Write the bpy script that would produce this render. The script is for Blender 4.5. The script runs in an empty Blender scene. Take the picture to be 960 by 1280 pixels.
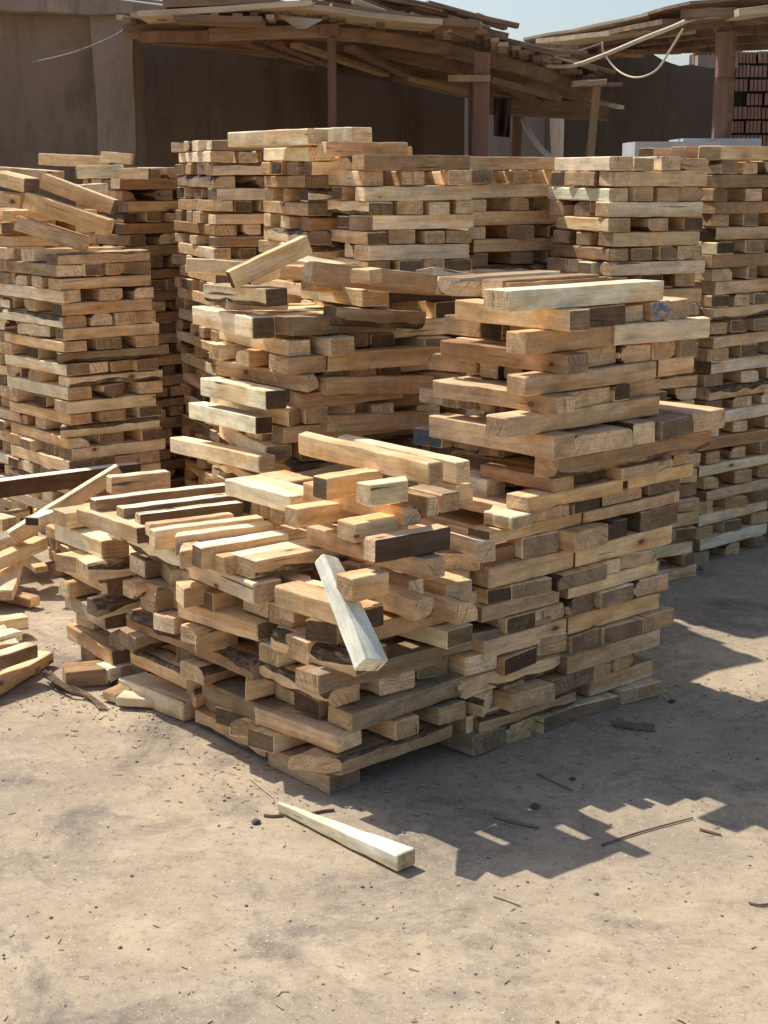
import bpy, math, random
import numpy as np
from mathutils import Vector, Matrix
from mathutils.bvhtree import BVHTree

rnd = random.Random(11)
R = math.radians
sc = bpy.context.scene
col = sc.collection

# ------------------------------------------------------------------ camera
H = 1.6; F = 1900.0; P = R(12.5); CP = math.cos(P); SP = math.sin(P)
cd = bpy.data.cameras.new('camera'); cam = bpy.data.objects.new('camera', cd); col.objects.link(cam)
cam.location = (0, 0, H); cam.rotation_euler = (R(90) - P, 0, 0)
cd.sensor_fit = 'VERTICAL'; cd.sensor_height = 24.0; cd.lens = F * 24.0 / 1280.0
cd.clip_start = 0.05; cd.clip_end = 2000
sc.camera = cam

def az(d): return (math.sin(R(d)), math.cos(R(d)))
def ray(px, py):
    x = (px - 480) / F; y = (640 - py) / F
    return Vector((x, CP + y * SP, -SP + y * CP))
def at(px, py, Y):
    """the point of the place that lies in direction (px,py) at ground distance Y"""
    r = ray(px, py); return Vector((r.x / r.y * Y, Y, H + r.z / r.y * Y))
def gnd(px, py, z=0.0):
    r = ray(px, py); t = (z - H) / r.z; return Vector((r.x * t, r.y * t, z))
def proj(p):
    zc = p[1] * CP + (H - p[2]) * SP
    yc = p[1] * SP - (H - p[2]) * CP
    return 480 + F * p[0] / zc, 640 - F * yc / zc
def along(C, d, z, px):
    """distance along direction d from C (at height z) whose picture column is px"""
    k = (px - 480) / F
    return (k * (C[1] * CP + (H - z) * SP) - C[0]) / (d[0] - k * d[1] * CP)

# ------------------------------------------------------------------ materials
def newmat(name):
    m = bpy.data.materials.new(name); m.use_nodes = True
    nt = m.node_tree; nt.nodes.clear(); return m, nt
class NT:
    def __init__(s, nt): s.nt = nt
    def n(s, t, ins=None, **kw):
        nd = s.nt.nodes.new(t)
        for k, v in kw.items(): setattr(nd, k, v)
        for k, v in (ins or {}).items():
            if isinstance(v, bpy.types.NodeSocket): s.nt.links.new(v, nd.inputs[k])
            else: nd.inputs[k].default_value = v
        return nd
    def math(s, op, a, b=0.0, c=None, clamp=False):
        nd = s.nt.nodes.new('ShaderNodeMath'); nd.operation = op; nd.use_clamp = clamp
        for i, v in enumerate((a, b) if c is None else (a, b, c)):
            if isinstance(v, bpy.types.NodeSocket): s.nt.links.new(v, nd.inputs[i])
            else: nd.inputs[i].default_value = v
        return nd.outputs[0]
    def vmul(s, a, v):
        nd = s.nt.nodes.new('ShaderNodeVectorMath'); nd.operation = 'MULTIPLY'
        s.nt.links.new(a, nd.inputs[0]); nd.inputs[1].default_value = v; return nd.outputs[0]
    def noise(s, vec, scale, detail=3, rough=.55, dist=0.0):
        nd = s.n('ShaderNodeTexNoise', {'Scale': scale, 'Detail': detail, 'Roughness': rough, 'Distortion': dist})
        if vec is not None: s.nt.links.new(vec, nd.inputs['Vector'])
        return nd.outputs['Fac']
    def ramp(s, fac, stops):
        nd = s.nt.nodes.new('ShaderNodeValToRGB'); s.nt.links.new(fac, nd.inputs[0])
        e = nd.color_ramp.elements
        while len(e) < len(stops): e.new(.5)
        for i, (p, c) in enumerate(stops):
            e[i].position = p; e[i].color = c if len(c) == 4 else (*c, 1)
        return nd.outputs[0]
    def mix(s, f, a, b, mode='MIX'):
        nd = s.nt.nodes.new('ShaderNodeMix'); nd.data_type = 'RGBA'; nd.blend_type = mode
        for k, v in ((0, f), (6, a), (7, b)):
            if isinstance(v, bpy.types.NodeSocket): s.nt.links.new(v, nd.inputs[k])
            else: nd.inputs[k].default_value = v if not isinstance(v, tuple) else ((*v, 1) if len(v) == 3 else v)
        return nd.outputs[2]
    def remap(s, v, a, b, c, d):
        nd = s.n('ShaderNodeMapRange', {'From Min': a, 'From Max': b, 'To Min': c, 'To Max': d})
        s.nt.links.new(v, nd.inputs['Value']); return nd.outputs['Result']
    def finish(s, color, rough=.8, bump=None, bstr=.5, bdist=.002, spec=.3):
        b = s.n('ShaderNodeBsdfPrincipled', {'Specular IOR Level': spec})
        for k, v in (('Base Color', color), ('Roughness', rough)):
            if isinstance(v, bpy.types.NodeSocket): s.nt.links.new(v, b.inputs[k])
            else: b.inputs[k].default_value = (*v, 1) if isinstance(v, tuple) else v
        if bump is not None:
            bp = s.n('ShaderNodeBump', {'Strength': bstr, 'Distance': bdist, 'Height': bump})
            s.nt.links.new(bp.outputs[0], b.inputs['Normal'])
        o = s.nt.nodes.new('ShaderNodeOutputMaterial'); s.nt.links.new(b.outputs[0], o.inputs[0])

def wood_material():
    m, nt = newmat('rough_sawn_wood'); g = NT(nt)
    lc = g.n('ShaderNodeAttribute', attribute_name='lc').outputs['Vector']
    tn_ = g.n('ShaderNodeAttribute', attribute_name='tint'); ti = tn_.outputs['Color']; al = tn_.outputs['Alpha']
    kd = g.n('ShaderNodeAttribute', attribute_name='kind3').outputs['Color']
    sep = g.n('ShaderNodeSeparateColor', {'Color': kd})
    end, bark, dirt = sep.outputs[0], sep.outputs[1], sep.outputs[2]
    # figure running with the length
    fine = g.noise(g.vmul(lc, (7, 190, 190)), 1.0, 4, .7)
    fig = g.noise(g.vmul(lc, (2.4, 34, 34)), 1.0, 3, .55, .8)
    blot = g.noise(g.vmul(lc, (9, 16, 16)), 1.0, 5, .68)
    sawn_ = g.noise(g.n('ShaderNodeVectorMath', {0: g.vmul(lc, (300, 14, 14)), 1: g.n('ShaderNodeCombineXYZ', {0: g.math('MULTIPLY', g.noise(g.vmul(lc, (3, 9, 9)), 1.0, 2, .5), 14)}).outputs[0]}, operation='ADD').outputs[0], 1.0, 3, .65, .3)
    patchy = g.remap(g.noise(g.vmul(lc, (5, 9, 9)), 1.0, 2, .5), .48, .62, 0, 1)
    sawn = g.math('ADD', .5, g.math('MULTIPLY', g.math('SUBTRACT', sawn_, .5), patchy))
    v = g.math('ADD', g.remap(fine, .3, .7, .86, 1.13), g.remap(fig, .3, .7, -.16, .12))
    v = g.math('MULTIPLY', v, g.remap(sawn, .3, .7, .87, 1.13))
    v = g.math('MULTIPLY', v, g.remap(blot, .3, .72, .84, 1.40))
    side = g.mix(1.0, ti, g.n('ShaderNodeCombineColor', {0: v, 1: v, 2: v}).outputs[0], 'MULTIPLY')
    stre = g.remap(g.noise(g.vmul(lc, (1.2, 11, 11)), 1.0, 2, .4, 1.2), .52, .60, 0, .75)
    side = g.mix(stre, side, g.mix(1.0, side, (.86, .70, .52), 'MULTIPLY'))
    # season checks: thin dark splits with the grain
    chk = g.remap(g.noise(g.vmul(lc, (3.0, 95, 95)), 1.0, 2, .5, .25), .705, .735, 0, .85)
    side = g.mix(chk, side, (.07, .04, .022))
    kn = g.n('ShaderNodeTexVoronoi', {'Scale': 1.0}); nt.links.new(g.vmul(lc, (6.5, 13, 13)), kn.inputs['Vector'])
    kr = g.remap(g.n('ShaderNodeSeparateColor', {0: kn.outputs['Color']}).outputs[0], .70, .72, 0, 1)
    kd_ = g.math('ADD', kn.outputs['Distance'], g.remap(fig, .3, .7, -.05, .05))
    halo = g.math('MULTIPLY', g.remap(kd_, .12, .30, .45, 0), kr)
    side = g.mix(halo, side, g.mix(1.0, side, (.55, .38, .22), 'MULTIPLY'))
    side = g.mix(g.math('MULTIPLY', g.remap(kd_, .09, .12, .85, 0), kr), side, (.12, .06, .03))
    # dust and dirt smears
    sm = g.math('MULTIPLY', g.remap(g.noise(g.vmul(lc, (11, 20, 20)), 1.0, 5, .7), .46, .66, 0, 1), dirt)
    side = g.mix(g.math('MULTIPLY', sm, .72), side, (.13, .10, .075))
    # end grain: curved rings and radial splits
    sp = g.n('ShaderNodeSeparateXYZ', {0: lc})
    d2 = g.math('SQRT', g.math('ADD', g.math('POWER', sp.outputs[1], 2), g.math('POWER', sp.outputs[2], 2)))
    wob = g.noise(g.vmul(lc, (1, 22, 22)), 1.0, 3, .6)
    rings = g.math('SINE', g.math('ADD', g.math('MULTIPLY', d2, 900), g.math('MULTIPLY', wob, 9)))
    en = g.noise(g.vmul(lc, (1, 170, 170)), 1.0, 4, .7)
    ang = g.math('ARCTAN2', sp.outputs[1], sp.outputs[2])
    cr = g.noise(g.n('ShaderNodeCombineXYZ', {0: g.math('MULTIPLY', ang, 55), 1: g.math('MULTIPLY', d2, 10)}).outputs[0], 1.0, 2, .5)
    crack = g.remap(cr, .60, .66, 0, .85)
    ev = g.math('ADD', g.remap(rings, -1, 1, .87, 1.07), g.remap(en, .3, .7, -.16, .16))
    ev = g.math('MULTIPLY', ev, g.remap(blot, .3, .7, .78, 1.45))
    sc1 = g.noise(g.vmul(lc, (1, 8, 210)), 1.0, 2, .5)
    ev = g.math('MULTIPLY', ev, g.remap(sc1, .35, .65, .84, 1.1))
    ec = g.mix(1.0, ti, g.n('ShaderNodeCombineColor', {0: ev, 1: ev, 2: ev}).outputs[0], 'MULTIPLY')
    ec = g.mix(g.math('MULTIPLY', crack, end), ec, (.05, .035, .025))
    ec = g.mix(g.math('MULTIPLY', g.math('SUBTRACT', 1.0, al), g.remap(g.noise(g.vmul(lc, (1, 30, 60)), 1.0, 3, .7), .40, .56, 0, .8)), ec, (.05, .17, .30))
    # bark
    bn = g.noise(g.vmul(lc, (22, 70, 70)), 1.0, 5, .7, .4)
    bc = g.ramp(bn, [(.3, (.028, .019, .013)), (.50, (.10, .066, .043)), (.63, (.23, .16, .105)), (.78, (.38, .29, .20))])
    c = g.mix(end, side, ec)
    c = g.mix(g.math('MULTIPLY', bark, g.remap(g.noise(g.vmul(lc, (9, 18, 18)), 1.0, 4, .65), .30, .46, .12, 1)), c, bc)
    # height
    hh = g.math('ADD', g.math('MULTIPLY', fine, .35), g.math('MULTIPLY', sawn, .45))
    hh = g.math('ADD', hh, g.math('MULTIPLY', g.math('MULTIPLY', end, g.math('SUBTRACT', en, crack)), 1.1))
    hh = g.math('ADD', hh, g.math('MULTIPLY', g.math('MULTIPLY', bark, bn), 3.0))
    hh = g.math('ADD', hh, g.math('MULTIPLY', g.noise(g.vmul(lc, (40, 90, 90)), 1.0, 5, .7), 1.5))
    hh = g.math('SUBTRACT', hh, g.math('MULTIPLY', chk, .8))
    g.finish(c, .85, hh, .8, .0008, .15)
    return m
WOOD = wood_material()

def simple_mat(name, a, b, scale=(3, 3, 3), rough=.85, detail=6, bdist=.004, bstr=.6, lo=.3, hi=.7, extra=None, spec=.25):
    m, nt = newmat(name); g = NT(nt)
    v = g.n('ShaderNodeTexCoord').outputs['Object']
    n = g.noise(g.vmul(v, scale), 1.0, detail, .65, .2)
    c = g.ramp(n, [(lo, a), (hi, b)])
    if extra: c = extra(g, v, c)
    g.finish(c, rough, g.noise(g.vmul(v, tuple(s * 6 for s in scale)), 1.0, 5, .7), bstr, bdist, spec)
    return m

# ------------------------------------------------------------------ object helpers
def tag(o, label=None, cat=None, group=None, kind=None):
    if label: o['label'] = label
    if cat: o['category'] = cat
    if group: o['group'] = group
    if kind: o['kind'] = kind
    return o
def empty(name, loc, label=None, cat=None, group=None, rz=0.0):
    o = bpy.data.objects.new(name, None); col.objects.link(o); o.location = loc; o.rotation_euler = (0, 0, rz)
    o.empty_display_size = .1
    return tag(o, label, cat, group)
def link_mesh(name, verts, faces, mat, parent=None, loc=(0, 0, 0), smooth=False):
    me = bpy.data.meshes.new(name); me.from_pydata([tuple(v) for v in verts], [], faces); me.update()
    if smooth: me.polygons.foreach_set('use_smooth', [True] * len(me.polygons))
    me.materials.append(mat)
    o = bpy.data.objects.new(name, me); col.objects.link(o); o.location = loc
    if parent is not None:
        o.parent = parent
        o.matrix_parent_inverse = Matrix.Identity(4)
    return o
class MB:
    """collects shapes of ONE object"""
    def __init__(s): s.v = []; s.f = []
    def add(s, vs, fs):
        b = len(s.v); s.v += [Vector(v) for v in vs]; s.f += [tuple(b + i for i in f) for f in fs]
    def hexa(s, p):   # eight corners, bottom ring then top ring
        s.add(p, [(3, 2, 1, 0), (4, 5, 6, 7), (0, 1, 5, 4), (1, 2, 6, 5), (2, 3, 7, 6), (3, 0, 4, 7)])
    def box(s, lo, hi):
        x0, y0, z0 = lo; x1, y1, z1 = hi
        s.hexa([(x0, y0, z0), (x1, y0, z0), (x1, y1, z0), (x0, y1, z0), (x0, y0, z1), (x1, y0, z1), (x1, y1, z1), (x0, y1, z1)])
    def bar(s, a, b, w, t, up=(0, 0, 1), w2=None, t2=None, seg=1, wob=0.0, rr=None):
        a = Vector(a); b = Vector(b); d = (b - a).normalized(); u = Vector(up)
        sx = d.cross(u)
        if sx.length < 1e-4: sx = d.cross(Vector((0, 1, 0)))
        sx.normalize(); uz = sx.cross(d).normalized()
        w2 = w if w2 is None else w2; t2 = t if t2 is None else t2
        base = len(s.v); c = .12
        for i in range(seg + 1):
            k = i / seg; p = a.lerp(b, k); W = w + (w2 - w) * k; T = t + (t2 - t) * k
            if wob and rr: p = p + sx * rr.uniform(-wob, wob) + uz * rr.uniform(-wob, wob)
            for (x, z) in ((-1 + c, -1), (1 - c, -1), (1, -1 + c), (1, 1 - c), (1 - c, 1), (-1 + c, 1), (-1, 1 - c), (-1, -1 + c)):
                s.v.append(p + sx * (x * W / 2) + uz * (z * T / 2))
        for i in range(seg):
            for j in range(8):
                q = base + i * 8; s.f.append((q + j, q + 8 + j, q + 8 + (j + 1) % 8, q + (j + 1) % 8))
        s.f.append(tuple(base + j for j in range(8))); s.f.append(tuple(base + seg * 8 + 7 - j for j in range(8)))
    def tube(s, pts, r, n=8, r2=None):
        pts = [Vector(p) for p in pts]; base = len(s.v); m = len(pts)
        for i, p in enumerate(pts):
            d = (pts[min(i + 1, m - 1)] - pts[max(i - 1, 0)]).normalized()
            a = d.cross(Vector((0, 0, 1)))
            if a.length < .05: a = d.cross(Vector((0, 1, 0)))
            a.normalize(); b = d.cross(a)
            rad = r if r2 is None else r + (r2 - r) * i / (m - 1)
            for j in range(n):
                t = 2 * math.pi * j / n; s.v.append(p + a * (math.cos(t) * rad) + b * (math.sin(t) * rad))
        for i in range(m - 1):
            for j in range(n):
                q = base + i * n; s.f.append((q + j, q + (j + 1) % n, q + n + (j + 1) % n, q + n + j))
        s.f.append(tuple(base + n - 1 - j for j in range(n))); s.f.append(tuple(base + (m - 1) * n + j for j in range(n)))
    def build(s, name, mat, parent=None, loc=None, smooth=False):
        if loc is None: loc = parent.location.copy() if parent is not None and False else Vector((0, 0, 0))
        loc = Vector(loc)
        return link_mesh(name, [v - loc for v in s.v], s.f, mat, parent, (0, 0, 0) if parent is not None else loc, smooth)
def spline(pts, n=8):
    """smooth curve through pts"""
    pts = [Vector(p) for p in pts]; P_ = [pts[0]] + pts + [pts[-1]]; out = []
    for i in range(1, len(P_) - 2):
        a, b, c, d = P_[i - 1:i + 3]
        for k in range(n):
            t = k / n
            out.append(.5 * ((2 * b) + (c - a) * t + (2 * a - 5 * b + 4 * c - d) * t * t + (3 * b - a - 3 * c + d) * t ** 3))
    out.append(pts[-1]); return out

# ------------------------------------------------------------------ the timber boards
TONES = {  # long sides
    'white':   [(.90, .80, .63), (.88, .78, .60)],
    'pale':    [(.86, .68, .44), (.87, .70, .47), (.83, .64, .40), (.85, .67, .44)],
    'honey':   [(.76, .53, .285), (.73, .50, .265), (.78, .56, .31)],
    'tan':     [(.70, .49, .285), (.66, .455, .26), (.73, .52, .31)],
    'brown':   [(.44, .275, .145), (.40, .25, .13), (.48, .31, .165)],
    'grey':    [(.40, .295, .185), (.35, .255, .16), (.44, .335, .22)],
    'dark':    [(.12, .075, .045), (.09, .06, .04), (.16, .10, .06)],
}
ENDS = {
    'white': [(.88, .78, .60)],
    'pale':  [(.78, .57, .34), (.73, .52, .30), (.82, .62, .39)],
    'tan':   [(.58, .385, .21), (.51, .335, .175), (.63, .43, .24)],
    'grey':  [(.28, .19, .115), (.22, .15, .09), (.33, .23, .14)],
    'dark':  [(.10, .066, .041), (.15, .098, .058)],
}
boards = []
def pick(ws):
    t = rnd.random() * sum(w for _, w in ws)
    for k, w in ws:
        t -= w
        if t <= 0: return k
    return ws[-1][0]
TW = [('pale', 7), ('honey', 4), ('tan', 4.5), ('brown', .7), ('grey', .45), ('dark', .15)]
EW = [('pale', 2.4), ('tan', 3.6), ('grey', 3.4), ('dark', 1.2)]

def board(c, yaw, L, W, T, stack, course=None, face=None, tone=None, etone=None, pitch=0.0, roll=0.0,
          wane=None, taper=0.0, bend=None, cut=None, paint=None, note=None, bark_side=None, top=None):
    """c: centre point, yaw: compass bearing of its length in degrees. Queued; meshes are made later."""
    tone = tone or pick(TW); etone = etone or pick(EW)
    if tone == 'pale' and etone == 'dark' and rnd.random() < .6: etone = 'tan'
    if wane is None: wane = pick([(0, 7), (1, 2.2), (2, .7)])
    boards.append(dict(c=Vector(c), yaw=yaw, L=L, W=W, T=T, stack=stack, course=course, face=face, tone=tone, etone=etone,
                       pitch=pitch, roll=roll, wane=wane, taper=taper, bend=rnd.gauss(0, .0022) if bend is None else bend,
                       cut=cut if cut is not None else tuple(rnd.gauss(0, .07) if rnd.random() > .10 else rnd.choice([-1, 1]) * rnd.uniform(.3, .8) for _q in (0, 1)), paint=paint, note=note,
                       seed=rnd.random(), bark_side=bark_side, top=top))
    if taper == 0 and note is None and rnd.random() < .07: boards[-1]['taper'] = rnd.uniform(.15, .4)
    return boards[-1]

def make_board(b):
    """returns verts (local, base at z=0), faces, per-face side kind"""
    r = random.Random(b['seed'])
    L, W, T = b['L'], b['W'], b['T']
    ns = 7
    # section, counter-clockwise seen from +x : (y,z) with corner size
    e = .0022 + r.random() * .002
    cs = [e, e, e, e]                     # corner sizes bl, br, tr, tl
    wanes = [False] * 4
    if b['wane']:
        k = r.choice([2, 3, 1, 2, 3, 0]); cs[k] = r.uniform(.25, .55) * T; wanes[k] = True
        if b['wane'] > 1:
            k2 = (k + r.choice([1, 3])) % 4; cs[k2] = r.uniform(.25, .45) * T; wanes[k2] = True
    corners = [(-1, -1), (1, -1), (1, 1), (-1, 1)]
    kinds_ring = []
    sects = []
    ph = r.uniform(0, 6.28)
    wv = [r.uniform(.6, 1.25) for _ in range(ns + 3)]
    tw = r.gauss(0, .02)
    live = .05 if r.random() < .10 else .006
    lw = [1 + r.uniform(-live, live) for _ in range(ns + 4)]
    xs = [-.5] + [-.5 + (i + 1) / (ns + 1) for i in range(ns)] + [.5]
    x_list = [-.5 * L, -.5 * L + e] + [L * x for x in xs[1:-1]] + [.5 * L - e, .5 * L]
    for si, x in enumerate(x_list):
        k = x / L + .5
        inset = e * .8 if si in (0, len(x_list) - 1) else 0.0
        tp = 1 - b['taper'] * k
        hw = W / 2 * (tp if b['taper'] > 0 else 1) * min(lw[si], 1.03) - inset
        ht = T / 2 * (1 - .45 * b['taper'] * k) - inset
        dy = b['bend'] * (1 - (2 * k - 1) ** 2) + r.gauss(0, .0005)
        dz = r.gauss(0, .0006) + b.get('sag', 0) * (1 - (2 * k - 1) ** 2)
        ca, sa = math.cos(tw * (k - .5)), math.sin(tw * (k - .5))
        ring = []
        for ci, (sy, sz) in enumerate(corners):
            c_ = cs[ci]
            if wanes[ci]:
                c_ = c_ * wv[min(si, len(wv) - 1)] * (1 + .25 * math.sin(ph + 5 * k))
                c_ = min(c_, T * .8)
                pa = (sy * hw, sz * (ht - c_)); pb = (sy * (hw - min(c_ * 1.25, W * .6)), sz * ht)
                pm = ((pa[0] + pb[0]) / 2 + sy * c_ * .22, (pa[1] + pb[1]) / 2 + sz * c_ * .18)
            else:
                j = r.uniform(.7, 1.5)
                pa = (sy * hw, sz * (ht - c_ * j)); pb = (sy * (hw - c_ * j), sz * ht)
                pm = ((pa[0] + pb[0]) / 2 + sy * c_ * .12, (pa[1] + pb[1]) / 2 + sz * c_ * .12)
            seq = [pa, pm, pb] if ci in (0, 2) else [pb, pm, pa]
            if ci == 0: seq = [pa, pm, pb]
            elif ci == 1: seq = [pb, pm, pa]
            elif ci == 2: seq = [pa, pm, pb]
            else: seq = [pb, pm, pa]
            ring += seq
        out = []
        for (y, z) in ring:
            y2, z2 = y * ca - z * sa, y * sa + z * ca
            sk = x
            if si < 2: sk = x + (y * b['cut'][0] + z * .03)
            elif si >= len(x_list) - 2: sk = x + (y * b['cut'][1] + z * .03)
            out.append((sk, y2 + dy, z2 + dz + T / 2))
        sects.append(out)
    N = 12
    verts = [p for s_ in sects for p in s_]
    faces = []; fk = []
    ringk = []
    for j in range(N):
        ci, w = divmod(j, 3)
        ringk.append('wane' if (w < 2 and wanes[ci]) else ('edge' if w < 2 else 'side%d' % ci))
    for i in range(len(sects) - 1):
        for j in range(N):
            a = i * N + j; b2 = i * N + (j + 1) % N
            faces.append((a, b2, b2 + N, a + N)); fk.append(ringk[j])
    faces.append(tuple(reversed(range(N)))); fk.append('end0')
    faces.append(tuple(range((len(sects) - 1) * N, len(sects) * N))); fk.append('end1')
    # colours
    sc_ = r.choice(TONES[b['tone']]); k = r.uniform(.90, 1.10); sc_ = tuple(min(.85, c * k) for c in sc_)
    e1 = r.choice(ENDS[b['etone']]); e2 = r.choice(ENDS[b['etone']]) if r.random() < .7 else r.choice(ENDS[r.choice(['pale', 'tan', 'grey'])])
    side_var = [tuple(c * q for c in sc_) for q in [r.uniform(.88, 1.10) for _ in range(4)]]
    if r.random() < .06 and b['tone'] in ('pale', 'honey', 'tan'):    # one face left as the outer slab
        q = r.randrange(4); side_var[q] = r.choice(TONES['brown'] + TONES['grey'])
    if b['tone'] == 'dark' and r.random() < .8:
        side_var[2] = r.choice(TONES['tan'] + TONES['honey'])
    if b['top']: side_var[2] = r.choice(TONES[b['top']])  # sunlit brightness put into the colour of the top face
    dirt = {'white': .08, 'pale': .25, 'honey': .35, 'tan': .5, 'brown': .65, 'grey': .8, 'dark': .9}[b['tone']] * r.uniform(.3, 1.2)
    fcol = []; fkd = []
    for kx in fk:
        if kx == 'end0': fcol.append((*e1, 0.0) if b['paint'] == 0 else e1); fkd.append((1, 0, dirt))
        elif kx == 'end1': fcol.append(e2); fkd.append((1, 0, dirt))
        elif kx == 'wane': fcol.append(sc_); fkd.append((0, .95, dirt))
        elif kx == 'edge': fcol.append(tuple(min(.9, c * 1.05) for c in sc_)); fkd.append((0, 0, dirt))
        else:
            si = int(kx[-1])
            fcol.append(side_var[si]); fkd.append((0, 1.0 if b['bark_side'] is not None and si in b['bark_side'] else 0, dirt))
    off = (r.uniform(0, 50), r.uniform(-.09, .09), r.choice([-1, 1]) * r.uniform(.0, .14))
    lc = [(x + off[0], y + off[1], z + off[2]) for (x, y, z) in verts]
    return verts, faces, fcol, fkd, lc

def board_matrix(b):
    # local x runs along the length; bearing yaw measured from +Y towards +X
    rz = math.pi / 2 - R(b['yaw'])
    M = Matrix.Translation(b['c']) @ Matrix.Rotation(rz, 4, 'Z') @ Matrix.Rotation(-b['pitch'], 4, 'Y') @ Matrix.Rotation(b['roll'], 4, 'X')
    return M @ Matrix.Translation((0, 0, -b['T'] / 2))

def mesh_with_attrs(name, V, Fc, fcol, fkd, lc):
    me = bpy.data.meshes.new(name); me.from_pydata(V, [], Fc); me.update()
    a = me.attributes.new('lc', 'FLOAT_VECTOR', 'POINT'); a.data.foreach_set('vector', np.array(lc, dtype=np.float32).ravel())
    n = np.array([len(f) for f in Fc])
    for nm, dat in (('tint', fcol), ('kind3', fkd)):
        arr = np.ones((len(Fc), 4), dtype=np.float32); arr[:] = np.array([tuple(d) if len(d) == 4 else (*d, 1.0) for d in dat], dtype=np.float32)
        arr = np.repeat(arr, n, axis=0)
        ca = me.attributes.new(nm, 'FLOAT_COLOR', 'CORNER'); ca.data.foreach_set('color', arr.ravel())
    me.materials.append(WOOD)
    return me

# ---- crib stacks --------------------------------------------------------------
def rest_board(z0, c, yaw, L, W, T, *a, **k):
    return board((c[0], c[1], z0 + T / 2 + .0005), yaw, L, W, T, *a, **k)
def crib(stack, C, aU, aV, zs, lenU=.46, lenV=.46, n=(3, 4), jit=1.0, first='U', layers=None, widths=(.078, .108), tw=None, drift=(0, 0), skip=0.0, pr=.012, nofront=False):
    """boards laid crosswise, course by course. zs: heights of the course borders from the ground up."""
    U = az(aU); V = az(aV); m = len(zs) - 1
    dx = dy = 0.0
    for i in range(m):
        z0, z1 = zs[i], zs[i + 1]; T = z1 - z0 - .0015
        typ = first if i % 2 == 0 else ('V' if first == 'U' else 'U')
        course = m - i
        ann = (layers or {}).get(course)
        if ann: typ = ann[0]
        dx += rnd.gauss(0, .004) * jit + drift[0]; dy += rnd.gauss(0, .004) * jit + drift[1]
        Cx = (C[0] + dx, C[1] + dy)
        A, B, aA = (U, V, aU) if typ == 'U' else (V, U, aV)      # boards run along A, spread along B
        LA, LB = (lenU, lenV) if typ == 'U' else (lenV, lenU)
        zm = (z0 + z1) / 2
        yj = rnd.gauss(0, 1.2) * jit
        items = []
        if ann:
            for e in ann[1]:
                s0, s1 = along(Cx, B, zm, e[0]), along(Cx, B, zm, e[1])
                s0, s1 = min(s0, s1), max(s0, s1)
                items.append((s0, max(.035, s1 - s0), e[2] if len(e) > 2 else {}))
            longs = ann[2]
        else:
            k = rnd.randint(*n); ws = [rnd.uniform(*widths) for _ in range(k)]
            if rnd.random() < skip: ws = ws[:-1]
            tot = sum(ws)
            if tot > LB - .005: ws = [w * (LB - .005) / tot for w in ws]; tot = sum(ws)
            gap = (LB - tot) / max(1, len(ws) - 1)
            s = 0
            for q, w in enumerate(ws):
                items.append((s + (rnd.gauss(0, .006) * jit if 0 < q < len(ws) - 1 else 0), w, {})); s += w + gap
            longs = None
        smin = min([q[0] for q in items], default=9)
        if nofront and i == 0 and items: items = items[1:]
        for (s0, w, opt) in items:
            ln = LA * rnd.uniform(.95, 1.04); prr = max(-.055, min(.05, rnd.gauss(0, pr if i > 3 else pr * .5) * jit))
            if opt.get('out'): prr -= opt['out']; 
            o = {k_: v_ for k_, v_ in opt.items() if k_ != 'out'}
            a0 = prr
            cx = Cx[0] + A[0] * (a0 + ln / 2) + B[0] * (s0 + w / 2)
            cy = Cx[1] + A[1] * (a0 + ln / 2) + B[1] * (s0 + w / 2)
            rest_board(z0, (cx, cy), aA + yj + rnd.gauss(0, 1.0) * jit, ln, w, T * (rnd.uniform(.95, 1.0) if rnd.random() < .7 else rnd.uniform(.84, .95)), stack, course,
                  'left' if typ == 'U' else 'right', pitch=rnd.gauss(0, .006) * jit, roll=rnd.gauss(0, .012) * jit, **{**({'tone': pick(tw)} if tw else {}), **o})
        if longs:
            for q in longs:
                o = q[2] if len(q) > 2 else {}; o = dict(o); w = o.pop('W', .085); b0 = -o.pop('out', 0.0); b0 = min(b0, smin - .004 - w)
                Cq = (Cx[0] + B[0] * b0, Cx[1] + B[1] * b0); s0, s1 = along(Cq, A, zm, q[0]), along(Cq, A, zm, q[1]); s0, s1 = min(s0, s1), max(s0, s1)
                ln = max(.12, s1 - s0)
                cx = Cx[0] + A[0] * (s0 + ln / 2) + B[0] * (b0 + w / 2); cy = Cx[1] + A[1] * (s0 + ln / 2) + B[1] * (b0 + w / 2)
                board((cx, cy, z0 + T / 2 + .0005), aA + o.pop('turn', 0), ln, w, T, stack, course, 'right' if typ == 'U' else 'left', **o)

def levels(z0, z1, t=.054):
    k = max(1, round((z1 - z0) / t)); out = [z0]
    w = [rnd.uniform(.94, 1.06) for _ in range(k)]; s = sum(w)
    for x in w: out.append(out[-1] + (z1 - z0) * x / s)
    return out
def xy(px, py, Y): p = at(px, py, Y); return (p.x, p.y), p.z

NAMES = {
 'tall':  'tall front right stack',
 'heap':  'collapsed front heap',
 'flat':  'low front left stack',
 'mid':   'leaning middle stack',
 'left':  'square stack at far left',
 'cleft': 'back stack left of centre',
 'ctop':  'back stack topped by a long board',
 'cmain': 'tall centre back stack',
 'cright':'back stack right of centre',
 'low':   'low stack between the back stacks',
 'rback': 'back stack behind the tall front one',
 'redge': 'tall stack at the right edge',
 'far':   'farthest right stack',
 'jum':   'jumbled pile behind the left stack',
 'jright':'brown stack behind the jumbled pile',
 'lback': 'stack behind the left frame edge',
 'loose': 'heap at the left edge of the yard',
}

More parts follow.
